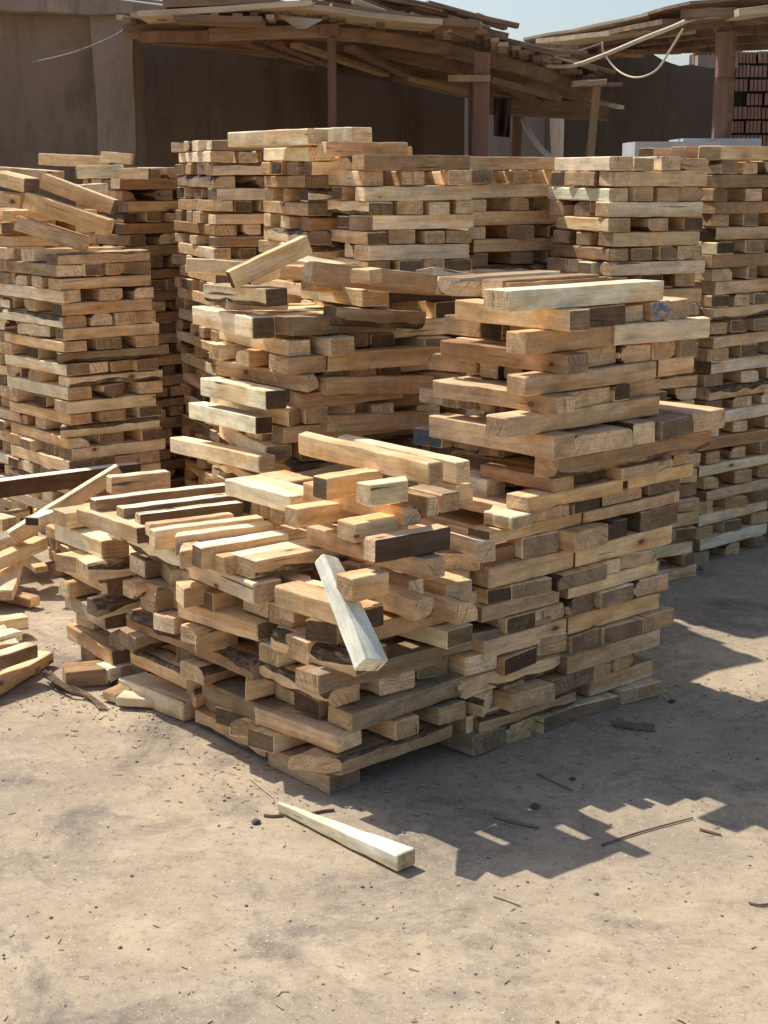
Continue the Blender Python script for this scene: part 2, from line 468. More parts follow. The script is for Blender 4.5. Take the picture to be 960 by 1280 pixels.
# --- T: the tall front right stack
C0 = (-.10, 3.74); aU, aV = 48.5, -41.5
U0, V0 = az(aU), az(aV)
sT = along(C0, U0, 0, 709)
CT = (C0[0] + U0[0] * sT, C0[1] + U0[1] * sT)
ybot = [383, 410, 437, 462, 486, 508, 533, 562, 590, 608, 626, 643, 659, 686, 711, 731, 750, 772, 794, 816, 838, 860, 882]
def z_of(py, Y): return at(480, py, Y).z
zsT = [0.0]
for y in reversed(ybot): zsT.append(z_of(y, CT[1]))
zsT.append(z_of(357, CT[1]))
LT = {
 1: ('U', [(544, 573, dict(tone='pale', etone='pale')), (573, 612, dict(tone='dark', etone='pale')), (612, 636, {})], [(637, 829, dict(W=.1, tone='pale', etone='pale', wane=0, out=.01))]),
 2: ('V', [(722, 783, dict(tone='dark', etone='dark')), (784, 811, dict(tone='brown')), (813, 834, dict(tone='tan', paint=0)), (836, 862, dict(etone='tan'))], [(566, 716, dict(tone='honey', wane=0, turn=3))]),
 3: ('U', [(557, 600, dict(tone='brown', etone='tan')), (633, 658, dict(etone='tan'))], [(659, 773, dict(tone='tan', etone='tan')), (776, 889, dict(tone='pale', out=.03, turn=5))]),
 4: ('V', [(716, 777, dict(tone='tan', etone='tan')), (779, 815, dict(etone='tan')), (818, 850, dict(etone='tan')), (851, 872, {})], [(549, 710, dict(tone='brown'))]),
 5: ('U', [(544, 596, dict(etone='tan', tone='tan', out=.03)), (607, 630, dict(etone='pale', tone='dark', out=.04)), (632, 655, dict(tone='dark', out=.03))], [(659, 822, dict(tone='tan', etone='tan', out=.02, wane=0)), (824, 868, dict(tone='honey'))]),
 6: ('V', [(698, 761, dict(etone='tan')), (763, 785, dict(etone='dark')), (787, 829, dict(etone='tan', tone='brown'))], [(541, 694, dict(tone='tan', etone='tan'))]),
 7: ('U', [(528, 560, dict(etone='pale', tone='brown', out=.03)), (563, 582, dict(etone='tan', out=.03)), (584, 600, dict(etone='grey', out=.02)), (603, 632, dict(etone='tan', out=.02))], [(634, 825, dict(tone='tan', wane=0, out=.01))]),
 8: ('V', [(697, 768, dict(etone='pale', tone='pale', out=.05)), (770, 797, dict(etone='pale', tone='dark', out=.07)), (800, 846, dict(etone='grey', tone='grey', out=.06)), (850, 890, dict(tone='tan', etone='tan', out=.05))], [(536, 693, dict(tone='tan', etone='brown' if False else 'tan', out=.02))]),
 9: ('U', [(527, 560, dict(etone='grey', paint=0, out=.02)), (566, 598, dict(etone='tan')), (601, 629, dict(etone='grey'))], [(697, 888, dict(tone='tan', etone='tan', out=.05, wane=1))]),
 10: ('V', [(712, 760, dict(etone='dark', tone='dark')), (766, 828, dict(etone='tan', out=.05)), (830, 842, {}), (844, 866, dict(etone='tan', tone='honey'))], [(600, 692, dict(tone='brown'))]),
 11: ('U', [], [(660, 780, dict(tone='honey', etone='pale', out=.02)), (783, 866, dict(tone='honey'))]),
 12: ('V', [(655, 705, dict(etone='tan')), (712, 745, {}), (750, 800, dict(etone='brown' if False else 'tan', tone='dark')), (812, 852, dict(etone='grey'))], [(600, 640, {})]),
 13: ('U', [], [(730, 851, dict(tone='tan')), (612, 727, dict(tone='honey'))]),
 14: ('V', [(655, 699, dict(etone='grey')), (700, 748, dict(tone='honey', etone='honey' if False else 'tan', out=.04)), (752, 780, dict(etone='dark')), (797, 850, dict(etone='grey', tone='dark', out=.01))], []),
 15: ('U', [], [(720, 840, dict(tone='honey')), (612, 718, dict(tone='honey'))]),
 16: ('V', [(612, 640, dict(etone='dark')), (642, 687, dict(etone='grey', out=.02)), (689, 752, dict(etone='grey', out=.04)), (756, 778, {}), (782, 822, dict(etone='tan'))], []),
 17: ('U', [], [(711, 826, dict(tone='honey')), (602, 700, dict(tone='tan'))]),
 18: ('V', [(632, 668, dict(etone='dark')), (672, 709, dict(etone='dark')), (712, 745, dict(etone='grey')), (748, 790, dict(etone='grey')), (794, 836, dict(etone='tan', out=.02))], []),
 19: ('U', [], [(711, 820, dict(tone='honey')), (604, 709, dict(tone='tan'))]),
 20: ('V', [(622, 668, dict(etone='dark')), (671, 709, dict(etone='grey')), (712, 748, dict(etone='grey')), (750, 797, dict(etone='grey')), (799, 834, dict(etone='tan', out=.02))], []),
 21: ('U', [], [(709, 832, dict(tone='tan', out=.03)), (572, 707, dict(tone='honey'))]),
 22: ('V', [(625, 677, dict(etone='tan', out=.05)), (679, 736, dict(etone='grey', tone='brown', out=.03)), (739, 765, dict(etone='dark')), (768, 796, dict(etone='tan'))], []),
 23: ('U', [], [(737, 816, dict(tone='tan')), (600, 720, dict(tone='brown', out=.02, wane=2))]),
 24: ('V', [(606, 650, dict(etone='grey')), (654, 704, dict(etone='tan')), (709, 768, dict(etone='grey', out=.02)), (772, 814, dict(etone='tan', out=.02))], []),
}
# inner boards of the stack so that it is solid from other sides
for k_, l_ in list(LT.items()):
    if l_[0] == 'U' and k_ >= 9:
        z = 0
crib('tall', CT, aU, aV, zsT, layers=LT, first='V', jit=.9)
# filling behind the annotated long boards
for i in range(len(zsT) - 1):
    z0, z1 = zsT[i], zsT[i + 1]; course = len(zsT) - 1 - i
    typ = LT[course][0]
    if typ == 'U':
        for s in ((.12, .24, .36) if course > 9 else (.30,)):
            L = .44; W = .085
            board((CT[0] + U0[0] * L / 2 + V0[0] * (s + W / 2), CT[1] + U0[1] * L / 2 + V0[1] * (s + W / 2), (z0 + z1) / 2), aU, L, W, z1 - z0 - .002, 'tall', course, 'left')
    elif course >= 9:
        pass

# --- the front heap: a block of cribs that grew together
def cell(stack, su, sv, top, lenU, lenV, jit=1.9, first='V', z0=0.0, n=(2, 3), **kw):
    kw.setdefault('widths', (.085, .125)); kw.setdefault('tw', [('pale', 4.5), ('honey', 4), ('tan', 4), ('brown', 1.5), ('grey', 1.2), ('dark', .5)])
    C = (C0[0] + U0[0] * su + V0[0] * sv, C0[1] + U0[1] * su + V0[1] * sv)
    k = round((top - z0) / .0575)
    zs = zsF[:k + 1]
    crib(stack, C, aU, aV, zs, lenU=lenU, lenV=lenV, jit=jit, first=first, n=n, **kw)
zsF = [0.0]
for i in range(24): zsF.append(zsF[-1] + .0575 * rnd.uniform(.93, 1.07))
cell('heap', 0, 0, .54, .44, .34, first='V', pr=.032, nofront=True, skip=.35)
cell('heap', .45, .0, .59, sT - .47, .42, first='V', pr=.02)
cell('heap', .0, .35, .56, .42, .33, first='V', pr=.036, nofront=True, skip=.3)
cell('heap', -.01, .69, .50, .42, .34, first='V', pr=.042, skip=.3)
cell('heap', .45, .45, .62, .42, .42, first='V', pr=.02)
cell('heap', .48, .88, .56, .40, .3, first='V', pr=.02)
# --- low front left stack
cL = gnd(148, 856)
crib('flat', (cL.x, cL.y), 50, -37, zsF[:10], lenU=.42, lenV=.34, jit=2.0, first='U', n=(2, 3), pr=.03, widths=(.075, .115), skip=.2)

# --- leaning middle stack (three cribs)
cM, zM = xy(332, 590, 4.78)
crib('mid', cM, 54, -29, levels(0, 1.16, .058), lenU=.44, lenV=.54, jit=2.0, first='V', pr=.024, drift=(.001, .002), n=(4, 5))
c2 = (cM[0] + az(52)[0] * .42 + .02, cM[1] + az(52)[1] * .42 - .02)
crib('mid', c2, 54, -31, levels(0, 1.24, .059), lenU=.5, lenV=.42, jit=1.9, first='U', pr=.026, n=(3, 4))
c3 = (cM[0] + az(52)[0] * .30 , cM[1] + az(52)[1] * .30 + .05)

# --- the stacks behind
def simple(stack, px, py, Y, aU_, aV_, top, lu, lv, first='U', t=.054, **kw):
    c, z = xy(px, py, Y)
    crib(stack, c, aU_, aV_, levels(0, top, t), lenU=lu, lenV=lv, first=first, **kw)
simple('flat', 105, 650, 5.75, 50, -38, .26, .42, .40, jit=2.2, n=(2, 3))
simple('left', 74, 327, 6.55, 52, -39, z_of(314, 6.55), .46, .60, first='V', jit=.7, n=(3, 4), widths=(.10, .125))
simple('cleft', 266, 190, 6.95, 64, -22, z_of(173, 6.95), .46, .66, jit=.8, tw=[('pale', 6), ('tan', 5), ('brown', 1), ('grey', .7)])
simple('ctop', 388, 190, 6.0, 64, -21, z_of(182, 6.0), .44, .62, jit=.9)
simple('cmain', 458, 200, 5.72, 60, -22, z_of(193, 5.72), .46, .50, jit=.8, first='V', t=.0555)
simple('cright', 582, 200, 6.15, 60, -24, z_of(194, 6.15), .50, .38, jit=.8, n=(3, 3))
simple('low', 690, 225, 6.35, 60, -22, z_of(226, 6.35), .44, .42, jit=.9)
simple('rback', 775, 200, 5.75, 57, -20, z_of(194, 5.75), .46, .48, jit=.9, first='U', t=.0555)
g8 = gnd(872, 706)
crib('redge', (g8.x, g8.y), 49, -32, levels(0, z_of(182, 6.28)), lenU=.50, lenV=.50, jit=.9, first='V')
g8b = (g8.x + az(47)[0] * .56, g8.y + az(47)[1] * .56)
crib('redge', g8b, 47, -42, levels(0, z_of(182, 6.28)), lenU=.46, lenV=.5, jit=.9, first='U')
simple('far', 968, 500, 7.5, 47, -42, z_of(420, 7.5), .46, .5, jit=.9)
simple('jright', 150, 230, 7.6, 50, -40, z_of(208, 7.6), .48, .46, jit=1.0, tw=[('tan', 4), ('brown', 5), ('honey', 2)])
simple('jum', 14, 260, 6.9, 50, -40, z_of(262, 6.9), .42, .46, jit=1.6)
simple('lback', -70, 430, 7.6, 48, -40, z_of(398, 7.3), .46, .46, jit=1.4)

# ---- loose boards, each from its near end: pixel, distance, bearing, far pixel column
def loose(px, py, Y, a, px2, W=.08, T=.052, stack='heap', pitch=0.0, far=None, note=None, **kw):
    p = at(px, py, Y); d = az(a)
    L = kw.pop('L', None)
    if L is None: L = abs(along((p.x, p.y), d, p.z, px2))
    L = min(max(L, .12), 1.0)
    c = p + Vector((d[0], d[1], 0)) * (L / 2 * math.cos(pitch)) + Vector((0, 0, math.sin(pitch) * L / 2))
    return board(c, a, L, W, T, stack, None, None, pitch=pitch, note=note, **kw)

PT = dict(tone='white', etone='pale', wane=0)
# long boards on the low part (run to the right-back), sunlit tops coloured in
for a in [
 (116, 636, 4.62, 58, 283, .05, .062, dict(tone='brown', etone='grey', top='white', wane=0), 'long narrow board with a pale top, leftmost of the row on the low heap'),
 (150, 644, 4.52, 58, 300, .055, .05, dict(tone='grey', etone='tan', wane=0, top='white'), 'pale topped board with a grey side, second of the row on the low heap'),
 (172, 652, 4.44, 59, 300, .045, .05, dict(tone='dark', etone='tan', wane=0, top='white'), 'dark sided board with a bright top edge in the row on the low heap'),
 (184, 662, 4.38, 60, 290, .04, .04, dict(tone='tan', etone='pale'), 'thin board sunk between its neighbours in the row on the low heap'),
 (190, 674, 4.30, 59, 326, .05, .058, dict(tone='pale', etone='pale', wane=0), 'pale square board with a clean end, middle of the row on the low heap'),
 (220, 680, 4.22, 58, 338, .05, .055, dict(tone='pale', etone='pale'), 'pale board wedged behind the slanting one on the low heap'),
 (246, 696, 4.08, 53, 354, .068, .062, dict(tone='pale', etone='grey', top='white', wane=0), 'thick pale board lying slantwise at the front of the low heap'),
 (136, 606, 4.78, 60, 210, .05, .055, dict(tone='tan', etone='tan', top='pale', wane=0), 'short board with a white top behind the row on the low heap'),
]:
    loose(a[0], a[1], a[2], a[3], a[4], a[5], a[6], note=a[8], **a[7])
# carriers under that row, visible on the left face
for (px, py, Y, px2, W, T, kw, nt) in [
 (186, 668, 4.40, 110, .08, .05, dict(tone='tan', wane=0), 'flat carrier board under the left end of the row on the low heap'),
 (296, 705, 4.05, 232, .08, .05, dict(tone='tan'), 'carrier board under the slanting pale board on the low heap'),
 (385, 628, 4.22, 302, .12, .05, dict(tone='pale', etone='pale', wane=0), 'broad pale plank lying across the back of the low heap'),
 (378, 610, 4.45, 340, .10, .05, dict(tone='honey'), 'honey coloured plank behind the broad pale one on the heap'),
 (545, 592, 3.92, 378, .05, .060, dict(tone='honey', etone='tan', wane=0), 'long board crowning the front heap, nearest of the top pair'),
 (580, 590, 4.18, 428, .055, .062, dict(tone='pale', etone='pale', wane=0), 'long pale board crowning the front heap, rear of the top pair'),
 (516, 645, 3.88, 390, .06, .050, dict(tone='honey', etone='tan', wane=1), 'board with a ragged end running under the heap top'),
 (541, 634, 4.00, 492, .05, .052, dict(tone='brown', etone='pale'), 'short stub poking out right below the heap top'),
 (564, 628, 4.12, 520, .07, .052, dict(tone='tan', etone='tan'), 'short wide stub right of the ragged board on the heap'),
 (582, 618, 4.22, 530, .06, .055, PT, 'pale stub just right of the crowning boards'),
 (545, 710, 3.78, 394, .065, .054, dict(tone='tan', etone='tan', wane=0), 'long level board across the middle of the front heap'),
 (608, 690, 4.08, 520, .065, .06, dict(tone='pale', etone='pale'), 'pale thick board jutting right from the middle of the heap'),
 (644, 685, 4.30, 562, .055, .055, dict(tone='pale', etone='pale', bark_side=(0, 1, 3)), 'pale topped board with black bark side right of the heap'),
 (620, 610, 4.42, 580, .075, .055, PT, 'small pale block standing out left of the tall stack'),
 (520, 735, 3.92, 472, .06, .052, dict(tone='brown', etone='pale'), 'short brown board under the level board on the heap'),
 (531, 762, 3.80, 452, .065, .056, dict(tone='honey', etone='tan'), 'honey board jutting right at the middle of the heap'),
 (584, 765, 3.90, 512, .078, .058, dict(tone='pale', etone='tan', cut=(0, .5)), 'pale board with a slanting end jutting right from the heap'),
 (600, 705, 4.22, 560, .06, .05, dict(tone='brown'), 'brown board end tucked under the black barked board'),
 (413, 745, 3.98, 350, .08, .055, dict(tone='pale', wane=2, etone='tan'), 'curved pale slab with bark edges on the left of the heap'),
]:
    loose(px, py, Y, -38 + rnd.gauss(0, 2), px2, W, T, note=nt, **kw)
for (px, py, Y, a, px2, W, T, kw, nt) in [
 (400, 610, 3.98, 50, 470, .062, .060, dict(tone='honey', etone='grey', wane=0), 'square block end under the left of the crowning boards'),
 (454, 618, 3.84, 55, 508, .062, .056, dict(tone='pale', etone='pale', wane=0), 'pale block with a split end below the crowning boards'),
 (364, 646, 4.02, 56, 442, .060, .052, dict(tone='honey', etone='tan', wane=0), 'honey block left of the ragged board on the heap'),
 (432, 664, 3.82, 52, 492, .075, .05, dict(tone='honey', etone='tan', wane=0), 'wide block with a pale top above the level board'),
 (462, 688, 3.72, 52, 556, .055, .060, dict(tone='dark', etone='pale', wane=0), 'blackened board slanting up to the right on the heap'),
 (430, 735, 3.68, 52, 470, .072, .062, dict(tone='honey', etone='tan', wane=0), 'square block resting over the top of the leaning white post'),
 (358, 760, 3.92, 50, 410, .065, .070, dict(tone='honey', etone='pale', wane=0), 'thick block end on the left flank of the heap'),
 (402, 790, 3.80, 50, 450, .085, .060, dict(tone='grey', etone='dark'), 'charred grey block beside the leaning white post'),
 (370, 812, 3.86, 50, 440, .10, .062, dict(tone='pale', etone='tan', wane=0), 'wide block with saw ridges across its end'),
 (318, 712, 4.10, 52, 365, .085, .060, dict(tone='grey', etone='grey', wane=2), 'rounded grey half log with cracked end on the heap'),
 (258, 752, 4.16, 50, 310, .070, .055, dict(tone='tan', etone='grey'), 'squared block end on the left flank below the slanting board'),
 (196, 750, 4.34, 56, 235, .060, .058, dict(tone='brown', etone='pale', wane=0), 'bright ended block on the left flank of the heap'),
 (161, 738, 4.44, 52, 205, .080, .050, dict(tone='tan', etone='tan'), 'flat block on the far left flank of the heap'),
 (244, 800, 4.14, 50, 290, .10, .056, dict(tone='tan', etone='pale'), 'wide double block low on the left flank of the heap'),
]:
    loose(px, py, Y, a, px2, W, T, note=nt, **kw)
# the white post that leans against the heap
a1 = at(410, 706, 3.80); a2 = at(462, 826, 3.58)
d = a1 - a2
board((a1 + a2) / 2, math.degrees(math.atan2(d.x, d.y)), d.length + .03, .088, .048, 'heap', pitch=math.asin(d.z / d.length), roll=R(25),
      tone='white', etone='white', wane=0, taper=.35, note='whitish tapered post leaning against the front of the heap')
# top dressing of other stacks
for (px, py, Y, a, px2, W, T, st, kw, nt) in [
 (398, 171, 5.95, -33, 300, .12, .06, 'ctop', dict(tone='pale', etone='pale', wane=0), 'long pale board on top of the back stack, left of the wooden post'),
 (452, 168, 6.1, -38, 405, .10, .055, 'ctop', PT, 'short pale block on top of the back stacks under the wooden post'),
 (402, 186, 5.9, 62, 503, .09, .052, 'cmain', dict(tone='tan'), 'stained board lying on top of the tall centre stack'),
 (346, 372, 4.80, -45, 268, .09, .058, 'mid', dict(tone='pale', etone='dark', wane=1), 'split board with a dark end lying slantwise on the middle stack'),
 (470, 345, 4.80, -52, 360, .075, .045, 'mid', dict(tone='honey', wane=0, etone='tan'), 'bowed pale plank lying on top of the middle stack'),
 (470, 372, 4.95, -31, 392, .10, .055, 'mid', dict(tone='pale', etone='tan', wane=0), 'pale board with an orange end on the middle stack'),
 (330, 410, 4.76, -29, 250, .08, .07, 'mid', dict(tone='pale', etone='dark', wane=0, taper=.3), 'wedge of pale wood on the left of the middle stack'),
]:
    loose(px, py, Y, a, px2, W, T, stack=st, note=nt, **kw)
def on_plane(C, a, px, py, out=0.0):
    d = az(a); n_ = (-d[1], d[0]) if a > 0 else (-d[1], d[0])
    if n_[1] > 0: n_ = (-n_[0], -n_[1])
    Cq = (C[0] + n_[0] * out, C[1] + n_[1] * out); z = 1.0
    for _ in range(6):
        s_ = along(Cq, d, z, px); x, y = Cq[0] + d[0] * s_, Cq[1] + d[1] * s_; z = at(px, py, y).z
    return Vector((x, y, z))
ML = lambda px, py: on_plane(cM, -29, px, py, .012)
MR = lambda px, py: on_plane(c2 if px > 400 else cM, 54, px, py, .012)
def span(p1, p2, W, T, stack, note, **kw):
    d = p2 - p1
    return board((p1 + p2) / 2, math.degrees(math.atan2(d.x, d.y)), d.length, W, T, stack, pitch=math.asin(d.z / d.length), note=note, **kw)
span(at(288, 350, 4.85), at(384, 305, 4.95), .05, .06, 'mid', 'plank tilted up to the right on top of the middle stack', tone='honey', wane=0)
span(at(383, 340, 4.78), at(540, 356, 5.0), .07, .07, 'mid', 'bark covered board across the top of the middle stack', tone='brown', etone='grey', wane=2)
span(MR(412, 395), MR(524, 400), .08, .06, 'mid', 'blue grey weathered board in the upper middle stack', tone='grey', etone='grey', wane=1)
span(MR(403, 452), MR(545, 443), .07, .06, 'mid', 'long honey board across the right half of the middle stack', tone='honey', etone='dark', wane=0)
span(MR(402, 482), MR(535, 480), .07, .06, 'mid', 'long tan board with a clean end in the middle stack', tone='honey', etone='pale', wane=0)
span(MR(401, 529), MR(536, 524), .07, .055, 'mid', 'long board low on the right half of the middle stack', tone='honey', etone='tan', wane=0)
span(ML(262, 482), ML(345, 500), .07, .06, 'mid', 'whitish board with a dark end in the middle stack', tone='pale', etone='dark', wane=0)
span(ML(246, 512), ML(330, 532), .06, .055, 'mid', 'smooth pale board on the left face of the middle stack', tone='pale', etone='dark', wane=0)
span(ML(222, 555), ML(334, 580), .06, .055, 'mid', 'long sunlit board low on the left face of the middle stack', tone='pale', etone='tan', wane=0)
# jumbled pile at the back left
for (x1, y1, Y1, x2, y2, Y2, W, T, tn, nt) in [
 (0, 218, 7.0, 72, 224, 6.9, .10, .07, 'pale', 'bright sawn board on top of the jumbled pile'),
 (54, 226, 6.75, 143, 259, 6.7, .06, .065, 'honey', 'upper of the three slanting boards on the jumbled pile'),
 (34, 250, 6.70, 138, 285, 6.6, .06, .07, 'honey', 'middle slanting board on the jumbled pile'),
 (22, 278, 6.70, 108, 305, 6.65, .06, .065, 'tan', 'lowest slanting board on the jumbled pile'),
 (0, 222, 6.9, 40, 232, 6.7, .08, .06, 'honey', 'short board tucked under the bright sawn one'),
 (0, 248, 6.9, 34, 252, 6.8, .08, .06, 'tan', 'tan board at the left frame edge of the jumbled pile'),
 (52, 199, 7.5, 140, 203, 7.4, .07, .055, 'honey', 'long honey board on the back of the jumbled pile'),
 (128, 196, 7.4, 165, 199, 7.4, .07, .05, 'pale', 'small pale piece topping the brown stack'),
 (106, 215, 7.2, 152, 214, 7.2, .08, .058, 'pale', 'pale board in front of the brown stack top'),
 (150, 217, 7.2, 187, 217, 7.2, .08, .05, 'pale', 'pale slab with a raw edge topping the brown stack'),
 (100, 238, 7.0, 128, 236, 7.1, .08, .05, 'pale', 'stub sticking out beside the slanting boards'),
]:
    span(at(x1, y1, Y1), at(x2, y2, Y2), W, T, 'jum', nt, tone=tn, wane=0)
# loose boards at the left of the yard, some with sunlit tops coloured in
for (x1, y1, z1, x2, y2, z2, W, T, kw, nt) in [
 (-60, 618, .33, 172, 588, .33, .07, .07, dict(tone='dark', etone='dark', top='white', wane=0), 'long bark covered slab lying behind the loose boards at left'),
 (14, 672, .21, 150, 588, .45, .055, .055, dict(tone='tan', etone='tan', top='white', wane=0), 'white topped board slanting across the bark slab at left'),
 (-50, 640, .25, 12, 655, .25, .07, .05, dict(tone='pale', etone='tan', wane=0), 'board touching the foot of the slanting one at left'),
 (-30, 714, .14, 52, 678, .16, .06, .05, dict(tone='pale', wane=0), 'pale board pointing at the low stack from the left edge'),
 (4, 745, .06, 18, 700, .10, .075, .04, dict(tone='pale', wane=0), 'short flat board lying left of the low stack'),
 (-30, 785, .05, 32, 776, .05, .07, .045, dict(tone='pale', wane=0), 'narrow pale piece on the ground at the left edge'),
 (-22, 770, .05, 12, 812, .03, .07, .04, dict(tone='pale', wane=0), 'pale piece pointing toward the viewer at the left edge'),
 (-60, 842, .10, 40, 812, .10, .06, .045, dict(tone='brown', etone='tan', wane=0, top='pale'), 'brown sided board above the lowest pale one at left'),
 (-70, 895, .03, 58, 820, .03, .075, .042, dict(tone='pale', etone='pale', wane=0, taper=.25), 'lowest pale board on the ground at the left edge'),
]:
    p1, p2 = gnd(x1, y1, z1), gnd(x2, y2, z2)
    span(p1, p2, W, T, 'loose', nt, **kw)
span(gnd(150, 872, .025), gnd(252, 880, .02), .07, .028, 'loose', 'flat pale offcut on the ground before the low heap', tone='pale', etone='tan', wane=0, taper=.2)
span(gnd(137, 872, .02), gnd(185, 848, .04), .07, .03, 'loose', 'brown offcut leaning under the low heap', tone='brown', wane=0)
span(gnd(80, 845, .03), gnd(160, 838, .03), .10, .055, 'flat', 'bottom block half pulled out under the low left stack', tone='brown', etone='tan', wane=0)
# short blocks tumbled over the middle stack, and offcuts thrown down at the left
for i, (px, py, Y, a, L) in enumerate([(300, 352, 5.0, 40, .22), (330, 338, 5.15, -60, .30), (430, 338, 5.1, 20, .24), (455, 352, 4.95, 70, .34), (505, 350, 5.15, -35, .26),
                                       (385, 352, 4.95, 35, .20), (275, 372, 4.95, 64, .22), (360, 330, 5.3, 80, .32), (530, 345, 5.4, 50, .3)]):
    loose(px, py, Y, a, px, rnd.uniform(.06, .10), rnd.uniform(.045, .06), 'mid', pitch=rnd.uniform(-.22, .22), L=L, roll=rnd.uniform(-.25, .25))
for (x1, y1, x2, y2, z, t_) in [(-40, 700, 40, 668, .12, 'pale'), (-20, 738, 44, 752, .03, 'tan'), (-50, 760, 6, 722, .05, 'pale'), (20, 690, 52, 712, .05, 'honey'), (-30, 655, 30, 640, .22, 'tan'),
                                (-45, 810, 22, 792, .05, 'white'), (40, 652, 96, 628, .30, 'white'), (-10, 828, 46, 838, .02, 'pale')]:
    span(gnd(x1, y1, z), gnd(x2, y2, z), rnd.uniform(.05, .08), rnd.uniform(.025, .045), 'loose', None, tone=t_, wane=0, taper=rnd.uniform(0, .3))
# the long stick in front
p1 = gnd(508, 1078, .02); p2 = gnd(348, 1010, .012)
fs = span(p1, p2, .062, .042, 'loose', 'long pale tapered stake lying alone on the ground in front', tone='white', etone='tan', wane=0, taper=.86)
# ground boards at the foot of the heap
for (x1, y1, x2, y2, W, kw, nt) in [
 (410, 994, 335, 957, .115, dict(tone='tan', etone='grey', wane=0), 'thick dusty plank on the ground at the near corner of the heap'),
 (334, 953, 243, 909, .10, dict(tone='tan', etone='tan', wane=1), 'dusty plank on the ground left of the near corner plank'),
]:
    p1, p2 = gnd(x1, y1, .0), gnd(x2, y2, .0); 
    b_ = span(p1 + Vector((0, 0, .028)), p2 + Vector((0, 0, .028)), W, .054, 'heap', nt, **kw)
    nrm = Vector((U0[0], U0[1], 0)); b_['c'] += nrm * (W / 2)

# rest loose on-ground boards properly
for b in boards:
    if b['stack'] == 'loose' and b['c'].z - b['T'] / 2 < 0: b['c'].z = b['T'] / 2 + .001

# ------------------------------------------------------------------ who shows: cast rays from the camera
BV = []; BF = []; owner = []
for bi, b in enumerate(boards):
    M = board_matrix(b)
    L, W, T = b['L'] / 2, b['W'] / 2, b['T']
    n0 = len(BV)
    for (x, y, z) in ((-L, -W, 0), (L, -W, 0), (L, W, 0), (-L, W, 0), (-L, -W, T), (L, -W, T), (L, W, T), (-L, W, T)):
        BV.append(M @ Vector((x, y, z)))
    for f in ((3, 2, 1, 0), (4, 5, 6, 7), (0, 1, 5, 4), (1, 2, 6, 5), (2, 3, 7, 6), (3, 0, 4, 7)):
        BF.append(tuple(n0 + i for i in f)); owner.append(bi)
tree = BVHTree.FromPolygons(BV, BF)
o_ = Vector((0, 0, H)); hits = [0] * len(boards); sx = [0.0] * len(boards); sy = [0.0] * len(boards)
STEP = 3.5
y_ = STEP / 2
while y_ < 1280:
    x_ = STEP / 2
    while x_ < 960:
        loc, nn, fi, dd = tree.ray_cast(o_, ray(x_, y_).normalized())
        if fi is not None:
            k = owner[fi]; hits[k] += 1; sx[k] += x_; sy[k] += y_
        x_ += STEP
    y_ += STEP
order = sorted(range(len(boards)), key=lambda k: -(hits[k] + (8 if boards[k]['note'] and hits[k] else 0)))
chosen = [k for k in order[:300] if hits[k] > 0]
chs = set(chosen)
print('boards', len(boards), 'visible', sum(h > 0 for h in hits), 'smallest chosen', hits[chosen[-1]] if chosen else None)

ORD = ['', 'first', 'second', 'third', 'fourth', 'fifth', 'sixth', 'seventh', 'eighth', 'ninth', 'tenth', 'eleventh', 'twelfth', 'thirteenth',
       'fourteenth', 'fifteenth', 'sixteenth', 'seventeenth', 'eighteenth', 'nineteenth', 'twentieth', 'twenty-first', 'twenty-second', 'twenty-third',
       'twenty-fourth', 'twenty-fifth', 'twenty-sixth', 'twenty-seventh', 'twenty-eighth', 'twenty-ninth', 'thirtieth', 'thirty-first', 'thirty-second', 'thirty-third', 'thirty-fourth', 'thirty-fifth', 'thirty-sixth']
TN = {'white': 'whitish', 'pale': 'pale', 'honey': 'honey coloured', 'tan': 'tan', 'brown': 'brown', 'grey': 'weathered grey', 'dark': 'darkened'}
rows = {}
for k in range(len(boards)):
    b = boards[k]
    if hits[k] > 0 and not b['note']: rows.setdefault((b['stack'], b['course']), []).append(k)
labels = {}
for key, ks in rows.items():
    ks.sort(key=lambda k: sx[k] / hits[k])
    for i, k in enumerate(ks):
        b = boards[k]; n = len(ks)
        pos = 'alone' if n == 1 else 'leftmost' if i == 0 else 'rightmost' if i == n - 1 else ORD[i + 1] + ' from left'
        st = NAMES[b['stack']]
        if b['course']: t = f"{TN[b['tone']]} timber {pos}, {ORD[min(b['course'], 36)]} course down, {st}"
        else: t = f"{TN[b['tone']]} timber, {pos} among loose boards of the {st}"
        labels[k] = ' '.join(t.split())
used = {}
def add_board_object(k):
    b = boards[k]; v, f, fc, fk, lc = make_board(b)
    me = mesh_with_attrs('timber_board', v, f, fc, fk, lc)
    o = bpy.data.objects.new('timber_board', me); col.objects.link(o); o.matrix_world = board_matrix(b)
    t = b['note'] or labels[k]
    if t in used: print('DUP LABEL', t)
    used[t] = 1
    tag(o, t, 'timber board', 'loose boards lying about the yard' if b['stack'] == 'loose' else 'short timber boards piled in crosswise stacks')
for k in chosen: add_board_object(k)
# the others make one mass
V = []; Fc = []; FC = []; FK = []; LC = []
for k in range(len(boards)):
    if k in chs: continue
    v, f, fc, fk, lc = make_board(boards[k]); M = board_matrix(boards[k]); n0 = len(V)
    V += [tuple(M @ Vector(p)) for p in v]; Fc += [tuple(n0 + i for i in q) for q in f]; FC += fc; FK += fk; LC += lc
o = bpy.data.objects.new('stacked_timber', mesh_with_attrs('stacked_timber', V, Fc, FC, FK, LC)); col.objects.link(o)
tag(o, 'many more short boards filling the crosswise timber stacks behind and between', 'timber', kind='stuff')

